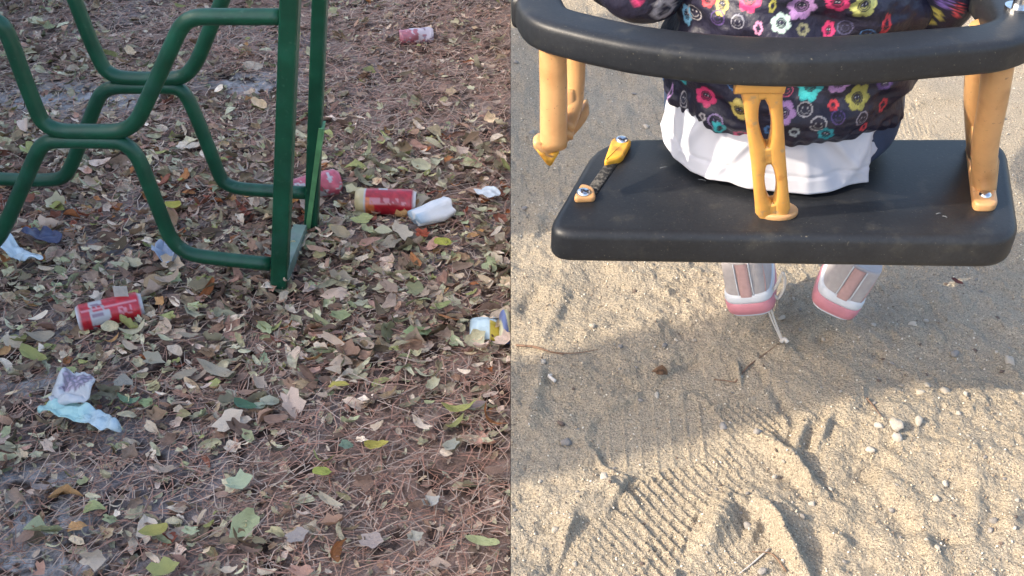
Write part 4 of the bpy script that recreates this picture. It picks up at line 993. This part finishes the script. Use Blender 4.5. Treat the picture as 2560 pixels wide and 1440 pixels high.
for a_, b_, w_, k_ in PEB:
    x_, y_ = S(a_, b_); z_ = float(sand_z(x_, y_)); r_ = w_ / FPX * float(project((x_, y_, z_))[2]) / 2
    o = bpy.data.objects.new('pebble', peb[int(rng.integers(0, 8))]); col.objects.link(o); o.parent = sand
    o.location = (x_, y_, z_ + r_ * .18); o.rotation_euler = (rng.uniform(-.4, .4), rng.uniform(-.4, .4), rng.uniform(0, 6)); o.scale = (r_, r_, r_)
    v = rng.uniform(.8, 1.1); o.color = (*[q * v for q in PC[k_]], 1)
# grit
n = 9000; gx = rng.uniform(.002, 1.1, n); gy = .70 + 1.5 * rng.random(n) ** 1.4; gz_ = sand_z(gx, gy); gr = rng.uniform(.0006, .0019, n)
I0, F0 = ico(0); Rg = rotm(rng.uniform(0, 6, n), rng.uniform(0, 6, n), rng.uniform(0, 6, n))
V = np.einsum('nij,vj->nvi', Rg, I0 * (1, .8, .6)) * gr[:, None, None] + np.stack([gx, gy, gz_ + gr * .4], 1)[:, None]
F = (F0[None] + (np.arange(n) * len(I0))[:, None, None]).reshape(-1, 3)
gc = np.array([(.52, .43, .31), (.40, .32, .22), (.62, .56, .46), (.20, .15, .11), (.34, .27, .19)])[rng.integers(0, 5, n)]
V = V.reshape(-1, 3); V[:, 0] = np.maximum(V[:, 0], .0004)
put(link('grit', mesh('grit', V, F, False, np.repeat(gc, len(I0), 0)), M['grit']), 'fine gravel grains scattered over the sand', 'grit', kind='stuff')
def twig(pts, r, label, mat=M['twig'], name='twig', cat='twig', lift=.002):
    P = []
    for a_, b_, *h in pts:
        x_, y_ = S(a_, b_); P.append((x_, y_, float(sand_z(x_, y_)) + lift + (h[0] if h else 0)))
    c = np.array(P).mean(0); o = tube(name, np.array(P) - c, r, mat, None, k=7, n=5, rs=[1, .9, .7, .5]); o.location = tuple(c); return put(o, label, cat)
twig([(1290, 858), (1340, 868), (1372, 880), (1410, 889)], .0016, 'reddish brown twig at the left edge of the sand')
twig([(1330, 866), (1385, 884), (1440, 885), (1495, 880)], .0009, 'thin dark stalk lying against the reddish twig')
tw = twig([(1838, 952), (1870, 915), (1905, 888), (1945, 870)], .0012, 'forked thin brown twig under the lace tip of the left shoe')
b_ = [(*S(x_, y_), 0) for x_, y_ in ((1838, 952), (1812, 948), (1785, 946))]; b_ = np.array([(x_, y_, float(sand_z(x_, y_)) + .002) for x_, y_, _ in b_])
tube('branch', b_, .0008, M['twig'], tw, k=6, n=3)
twig([(2165, 1000), (2182, 1020), (2198, 1060)], .0010, 'short dark twig above the white pebble cluster')
twig([(2150, 735), (2110, 738), (2065, 742)], .0007, 'thin root lying between the two shoes')
twig([(1388, 960), (1372, 948), (1380, 944)], .0024, 'small pale chip of bark sticking out of the sand', M['cord'], 'bark_chip', 'chip', .004)
twig([(1925, 1365), (1880, 1405), (1850, 1430)], .0011, 'pale straw lying across the lower shoe print', M['cord'], 'straw', 'straw')
twig([(1965, 1430), (1930, 1385), (1880, 1375)], .0009, 'dark thin twig beside the pale straw in the lower shoe print')
def dry_leaf(px_, py_, w_, c_, label, k_, yaw):
    x_, y_ = S(px_, py_); z_ = float(sand_z(x_, y_)); s_ = w_ / FPX * 1.3
    rm = rotm(np.array([yaw]), np.array([.2]), np.array([.5]))[0]; me = bpy.data.meshes.new('dry_leaf')
    V, F = protos[k_]; me = mesh('dry_leaf', (V * (1, 1, 1.5)) @ rm.T * s_, F); me.materials.append(M['leaf_single'])
    o = bpy.data.objects.new('dry_leaf', me); col.objects.link(o); o.location = (x_, y_, z_ + .006); o.color = (*c_, 1); put(o, label, 'leaf')
dry_leaf(1650, 938, 56, (.13, .07, .035), 'curled dark brown leaf fragment on the sand left of the twig fork', 4, .2)
dry_leaf(2389, 714, 36, (.10, .035, .03), 'small dark red brown seed husk right of the shoes', 0, -.6)
